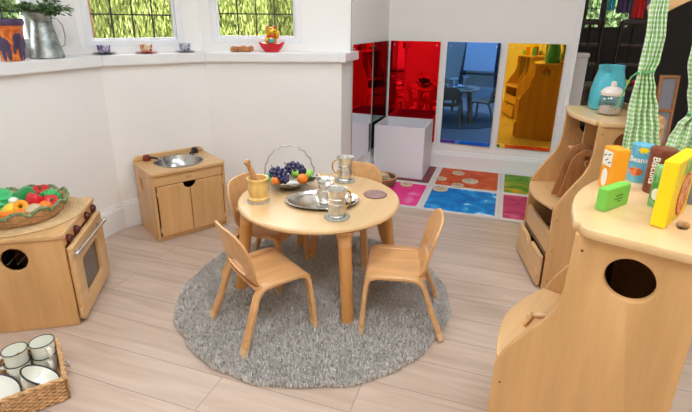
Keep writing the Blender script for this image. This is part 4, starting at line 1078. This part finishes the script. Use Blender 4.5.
va = atan2(-1.098, -.366); G().mesh(wrapped(plate([circ(0, 0, .009, 30, .013)], .0004, .0001), .0160, .03, va-.3)).build('white_picture', 'labelwhite', GC)
GT = tin('food_tin', 'pale grey toy tin behind the right end of the yellow box', (.452, 1.150), .02, .055, 'saucergrey')

# ---------------------------------------------------------------- curtains and their wooden arch
def cloth(name, label, path, nf, fullw, mat='gingham'):
    """path: (x, y, z, width, fold depth) from top to bottom; pleated cloth with true UV length"""
    NU = 96; rows = []; uvs = []; vlen = 0
    P = []
    for a, b in zip(path, path[1:]):
        for i in range(8): t = i/8; s = t*t*(3-2*t); P.append([a[k]+(b[k]-a[k])*(t if k in (2,) else s) for k in range(5)])
    P.append(list(path[-1]))
    vs = []; fs = []; UV = []
    for r, q in enumerate(P):
        if r: vlen += sqrt(sum((P[r][k]-P[r-1][k])**2 for k in range(3)))
        for i in range(NU+1):
            u = i/NU; ph = 2*pi*nf*u+.6*sin(3*u+r*.05)
            vs.append((q[0]+(u-.5)*q[3]+.15*q[4]*cos(ph*2), q[1]+q[4]*sin(ph)+.004*sin(r*.3+u*9), q[2]+.004*sin(u*17)*(1 if r in (0, len(P)-1) else 0))); UV.append((u*fullw, vlen))
    for r in range(len(P)-1):
        for i in range(NU): k = r*(NU+1)+i; fs.append((k, k+1, k+NU+2, k+NU+1))
    me = bpy.data.meshes.new(name); me.from_pydata(vs, [], fs); me.materials.append(M[mat])
    ul = me.uv_layers.new(name='UVMap')
    for p in me.polygons:
        p.use_smooth = True
        for li in p.loop_indices: ul.data[li].uv = UV[me.loops[li].vertex_index]
    o = bpy.data.objects.new(name, me); COL.objects.link(o)
    md = o.modifiers.new('thick', 'SOLIDIFY'); md.thickness = .0015
    return o
M['ribbon'] = plain('green ribbon', (92, 168, 104), .7)
r1 = thing('gingham_curtain', 'green gingham curtain hanging between the two shelf units, tied in the middle', 'curtain', (.49, 1.85, 0), 0, 'green gingham curtains on the wooden arch')
c = cloth('cloth', '', [(.004, 0, 1.262, .048, .008), (.004, 0, 1.212, .048, .010), (.012, 0, 1.118, .055, .010), (.011, 0, 1.054, .052, .010), (.006, 0, 1.014, .044, .010), (.013, 0, .954, .064, .012), (.021, 0, .885, .086, .012), (.031, 0, .815, .104, .012), (.042, 0, .735, .122, .012), (.06, 0, .58, .15, .012), (.07, 0, .42, .16, .012)], 5, .30); c.parent = r1
g = G().tube([(.006+.025*cos(2*pi*i/28), .016*sin(2*pi*i/28), 1.014+.004*cos(2*pi*i/28)) for i in range(28)], .0035, 8, True)
g.tube([(-.018, -.006, 1.014), (-.036, -.006, .995), (-.048, -.005, .955), (-.056, -.004, .915), (-.064, -.004, .88)], .0026, 6)
g.build('tie_ribbon', 'ribbon', r1)
r2 = thing('gingham_curtain', 'green gingham curtain at the right edge of the picture, tied back', 'curtain', (.68, 1.85, 0), 0, 'green gingham curtains on the wooden arch')
c = cloth('cloth', '', [(-.02, 0, 1.285, .10, .010), (-.016, 0, 1.12, .10, .012), (-.018, 0, 1.057, .098, .012), (-.005, 0, .96, .08, .012), (.0, 0, .883, .058, .012), (-.004, 0, .84, .10, .013), (-.002, 0, .785, .135, .013), (-.006, 0, .741, .15, .013), (-.004, 0, .6, .165, .013), (0, 0, .42, .17, .013)], 5, .36); c.parent = r2
G().tube([(.0+.031*cos(2*pi*i/28), .017*sin(2*pi*i/28), .883+.004*cos(2*pi*i/28)) for i in range(28)], .004, 8, True).build('tie_ribbon', 'ribbon', r2)
o = thing('wooden_arch', 'curved wooden arch carrying the gingham curtains', 'arch', (0, 1.885, 0))
low = [(.478, 1.196), (.50, 1.194), (.521, 1.201), (.546, 1.218), (.584, 1.240), (.64, 1.262), (.72, 1.282), (.80, 1.288), (.90, 1.28), (1.0, 1.255), (1.07, 1.222), (1.10, 1.2)]
up = [(1.125, 1.235), (1.02, 1.31), (.90, 1.34), (.80, 1.348), (.72, 1.342), (.62, 1.318), (.54, 1.282), (.49, 1.25), (.470, 1.225)]
G().mesh(plate([low+up], .022, .004), XZ(.011)).build('arch_board', 'maple_x', o)
G().tube([(.612, .016, 0), (.585, .016, .4), (.55, .012, .8), (.508, .005, 1.1), (.494, .0, 1.225)], .012, 12).build('post', 'maple', o)
G().tube([(1.11, .016, 0), (1.112, .012, .6), (1.112, .0, 1.225)], .013, 12).build('post', 'maple', o)

# ---------------------------------------------------------------- in the unlit room beyond
def ladder_chair(x, y, rz, label):
    o = thing('ladder_back_chair', label, 'chair', (x, y, 0), rz, 'dark wooden chairs in the unlit room')
    G().box(-.18, .18, -.17, .17, .42, .445, .008).build('seat', 'darkwood', o)
    for sx in (-.16, .16):
        G().tube([(sx, .155, 0), (sx, .16, .45), (sx, .185, .85), (sx, .21, 1.2)], .017, 10).build('leg', 'darkwood', o)
        G().tube([(sx, -.155, 0), (sx, -.15, .42)], .017, 10).build('leg', 'darkwood', o)
    for z, h in ((1.19, .05), (.98, .035), (.80, .04)): G().box(-.165, .165, .172+(z-.8)*.09, .186+(z-.8)*.09, z-h/2, z+h/2, .005).build('back_rail', 'darkwood', o)
    for sx in (-.06, .05): G().tube([(sx, .178, .82), (sx, .205, 1.17)], .009, 8).build('back_spindle', 'darkwood', o)
    return o
ladder_chair(.80, 4.9, radians(6), 'dark high backed wooden chair in the unlit room, left of the two')
ladder_chair(1.25, 5.0, radians(-8), 'dark high backed wooden chair in the unlit room, right of the two')
o = thing('half_height_post', 'pale grey half height post just inside the dark opening', 'post', (.665, 4.2, 0))
G().box(-.055, .035, -.05, .05, 0, .92, .006).build('post', 'wallb', o); G().box(-.065, .042, -.06, .06, .9205, .955, .006).build('cap', 'wallb', o)
ln = thing('clothes_line', 'thin line of hanging cloths in the unlit room', 'line', (0, 4.2, 0))
G().tube([(.41, 0, 1.46), (.75, 0, 1.425), (1.1, 0, 1.42), (1.8, 0, 1.45)], .004, 6).build('cord', 'darkwood', ln)
for (x, w, z, c_, lb) in ((.80, .05, 1.27, 'teal', 'teal cloth hanging on the line, leftmost'), (.885, .09, 1.25, 'potpurple', 'dark purple cloth hanging on the line'), (.99, .075, 1.215, 'printred', 'red cloth hanging on the line, the longest'), (1.055, .03, 1.28, 'cuppurple', 'narrow mauve cloth hanging on the line beside the red one')):
    q = cloth('hanging_cloth', lb, [(0, 0, 1.43-z+z, w*.8, .006), (0, 0, (1.43+z)/2, w, .010), (0, 0, z, w*1.05, .010)], 3, .2, c_)
    q.location = (x, 4.2, 0); tag(q, lb, 'cloth', 'cloths on the line')
o = thing('low_bench', 'low dark bench behind the turquoise jug', 'bench', (.98, 4.4, 0))
G().box(-.28, .28, -.15, .15, .66, .70, .006).build('bench_top', 'darkwood', o)
for sx in (-.25, .25):
    for sy in (-.12, .12): G().box(sx-.02, sx+.02, sy-.02, sy+.02, 0, .6595, .004).build('leg', 'darkwood', o)
tag(G().ball(.035, None, 2, sz=.7, bump=.1).build('toy_fruit', 'yellow', None, (1.03, 4.33, .7255)), 'yellow toy fruit on the low dark bench', 'toy fruit', 'toy fruit on the dark bench')
tag(G().ball(.03, None, 2, sz=.8, bump=.1).build('toy_fruit', 'red', None, (1.10, 4.33, .7250)), 'red toy fruit on the low dark bench', 'toy fruit', 'toy fruit on the dark bench')
o = thing('wooden_display_rack', 'brown wooden rack with grey panels leaning beyond the curtains', 'rack', (1.052, 3.3, .0), radians(5))
lp = [rrect(-.055, .055, 0, .88, .004)]+[rrect(-.038, .038, .06+k*.205, .06+k*.205+.185, .003) for k in range(4)]
G().mesh(plate(lp, .025, .004), RX(-.10) @ XZ(.012)).build('frame', 'toast', o)
G().mesh(plate([rrect(-.042, .042, .05, .87, .002)], .006, .001), RX(-.10) @ XZ(.004)).build('grey_panel', 'saucergrey', o)

# ---------------------------------------------------------------- garden outside the bay
def leaves(name, mat, bmat, path, zlo, zhi, n, depth, ls, hang, label, cat, seed):
    rnd = random.Random(seed); o = thing(name, label, cat, (0, 0, 0))
    P = [Vector((p[0], p[1], 0)) for p in path]; L = [(b-a).length for a, b in zip(P, P[1:])]; S = sum(L)
    def at(s):
        for k, l in enumerate(L):
            if s <= l: return P[k].lerp(P[k+1], s/l), (P[k+1]-P[k]).normalized()
            s -= l
        return P[-1], (P[-1]-P[-2]).normalized()
    vs = []; fs = []
    NS, NZ = 40, 16
    for i in range(NS+1):
        p, t = at(S*i/NS); nn = Vector((t.y, -t.x, 0))
        for j in range(NZ+1):
            z = zlo+(zhi-zlo)*j/NZ; q = p+nn*(.12*sin(i*1.3+j*.4)+.08*sin(j*1.1+i*.5)); vs.append((q.x, q.y, z))
    for i in range(NS):
        for j in range(NZ): k = i*(NZ+1)+j; fs.append((k, k+1, k+NZ+2, k+NZ+1))
    me = bpy.data.meshes.new('foliage_mass'); me.from_pydata(vs, [], fs); me.materials.append(M[bmat]); b = bpy.data.objects.new('foliage_mass', me); COL.objects.link(b); b.parent = o
    vs = []; fs = []
    for i in range(n):
        p, t = at(S*rnd.random()); nn = Vector((t.y, -t.x, 0)); q = p+nn*(.05+depth*rnd.random()); z = zlo+(zhi-zlo)*rnd.random()
        a = rnd.random()*2*pi; l = ls*(.6+.8*rnd.random()); w = l*(.11 if hang else .4)
        d = Vector((cos(a)*.35, sin(a)*.35, -1 if hang else rnd.uniform(-1, .6))).normalized(); sd = Vector((sin(a), -cos(a), 0))
        c = Vector((q.x, q.y, z)); k = len(vs)
        vs += [tuple(c), tuple(c+d*l*.5+sd*w), tuple(c+d*l), tuple(c+d*l*.5-sd*w)]; fs.append((k, k+1, k+2, k+3))
    me = bpy.data.meshes.new('leaf_layer'); me.from_pydata(vs, [], fs); me.materials.append(M[mat]); b = bpy.data.objects.new('leaf_layer', me); COL.objects.link(b); b.parent = o; b['kind'] = 'stuff'
leaves('willow_hedge', 'hedge', 'hedge', [(-5.5, 4.7), (-4.6, 5.1), (-4.0, 5.5), (-3.0, 6.05)], .2, 2.7, 44000, .4, .075, True, 'yellow green willow foliage outside the middle bay window', 'hedge', 1)
leaves('garden_shrub', 'hedge', 'hedge', [(-4.2, 6.4), (-3.2, 6.75), (-2.3, 6.7), (-1.2, 6.75), (-.4, 7.2)], .2, 2.7, 40000, .4, .075, True, 'green and yellow shrub foliage outside the right hand bay window', 'shrub', 2)
leaves('courtyard_tree', 'hedge2', 'hedge2', [(.6, 9.2), (1.6, 9.0), (2.8, 9.2)], -.2, 3.2, 5000, .5, .10, False, 'green foliage seen through the window of the unlit room', 'tree', 4)
leaves('garden_tree', 'hedge2', 'hedge2', [(-6.2, 1.2), (-6.4, 3.0), (-6.3, 5.2)], -.2, 3.2, 7000, .5, .12, False, 'green leafy tree outside the left window', 'tree', 3)
o = thing('brick_pier', 'weathered brick pier in the garden at the left of the middle window', 'pier', (-4.42, 4.33, -.2), radians(40))
G().box(-.11, .11, -.11, .11, 0, 1.72, .01).build('brickwork', 'brick', o); G().box(-.13, .13, -.13, .13, 1.7205, 1.80, .02).build('coping', 'brick', o)
struct(prism([(-9, -2), (-2.4, -2), (-2.4, 2.2), (-1.9, 2.75), (-1.1, 3.2), (-1.1, 9), (-9, 9)], -.25, -.2).build('floor_garden', 'grass', smooth=0))

# ---------------------------------------------------------------- behind the camera, seen in the mirrors
o = thing('wooden_easel', 'dark wooden A frame easel showing in the blue mirror', 'easel', (-.62, -.18, 0), radians(4))
for sx in (-1, 1):
    G().strip([(sx*.30, .14, 0), (sx*.22, -.10, 1.1)], (1, 0, 0), .05, .025).build('front_leg', 'darkwood', o)
    G().strip([(sx*.30, -.16, 0), (sx*.22, -.125, 1.08)], (1, 0, 0), .04, .02).build('rear_leg', 'darkwood', o)
G().box(-.28, .28, .085, .16, .40, .425, .004).build('paint_tray', 'darkwood', o)
G().box(-.25, .25, -.085, -.06, .95, .99, .003).build('crossbar', 'darkwood', o)
G().mesh(plate([rrect(-.24, .24, 0, .46, .004)], .012, .003), T((0, .075, .45)) @ RX(.2) @ XZ(0)).build('drawing_board', 'wallb', o)

# ---------------------------------------------------------------- light
def emis(name, c, s):
    m = bpy.data.materials.new(name); m.use_nodes = True; nt = m.node_tree; nt.nodes.clear()
    o = nt.nodes.new('ShaderNodeOutputMaterial'); e = nt.nodes.new('ShaderNodeEmission'); e.inputs[0].default_value = (*c, 1); e.inputs[1].default_value = s
    nt.links.new(e.outputs[0], o.inputs[0]); return m
M['led'] = emis('ceiling lamp diffuser', (.90, .97, 1.06), LAMP)
for (x, y, s, lb) in ((.15, .25, .42, 'square ceiling light panel above the camera'), (-1.1, .55, .30, 'square ceiling light panel above the wicker tray'), (-.35, 2.2, .30, 'square ceiling light panel above the round table'), (1.15, 1.1, .30, 'square ceiling light panel above the shelf units')):  # unseen glowing panels added to brighten the room
    o = thing('ceiling_light', lb, 'ceiling light', (x, y, CEIL-.001), 0, 'ceiling light panels')
    G().mesh(plate([rrect(-s-.02, s+.02, -s-.02, s+.02, .006), rrect(-s, s, -s, s, .004)], .03, .003), T((0, 0, -.031))).build('frame', 'gloss', o)
    G().box(-s+.001, s-.001, -s+.001, s-.001, -.024, -.018).build('diffuser', 'led', o)
W_ = bpy.data.worlds.new('sky'); SC.world = W_; W_.use_nodes = True
bg = W_.node_tree.nodes['Background']; bg.inputs[0].default_value = (.93, .97, 1, 1); bg.inputs[1].default_value = SKY

# ---------------------------------------------------------------- camera
f_, p_, yaw, roll, H_, CY = 465.14, .3299, .2976, .011, 1.1637, 181.5
w = Vector((-sin(yaw)*cos(p_), cos(yaw)*cos(p_), -sin(p_))); r0 = Vector((cos(yaw), sin(yaw), 0)); u0 = r0.cross(w)
r = r0*cos(roll)+u0*sin(roll); u = -r0*sin(roll)+u0*cos(roll)
cd = bpy.data.cameras.new('camera'); cam = bpy.data.objects.new('camera', cd); COL.objects.link(cam)
cam.matrix_world = basis((0, 0, H_), r, u, -w)
cd.sensor_width = 36; cd.lens = 36*f_/692; cd.shift_y = -(206-CY)/692; cd.clip_start = .05
SC.camera = cam
SC.view_settings.view_transform = 'Standard'; SC.view_settings.look = 'None'; SC.view_settings.gamma = 1; SC.view_settings.use_curve_mapping = False
SC.view_settings.exposure = EXPO
SC.cycles.use_denoising = True
SC.cycles.max_bounces = 10; SC.cycles.diffuse_bounces = 5; SC.cycles.glossy_bounces = 6; SC.cycles.transparent_max_bounces = 12
SC.cycles.caustics_reflective = False; SC.cycles.caustics_refractive = False
bpy.context.view_layer.update()
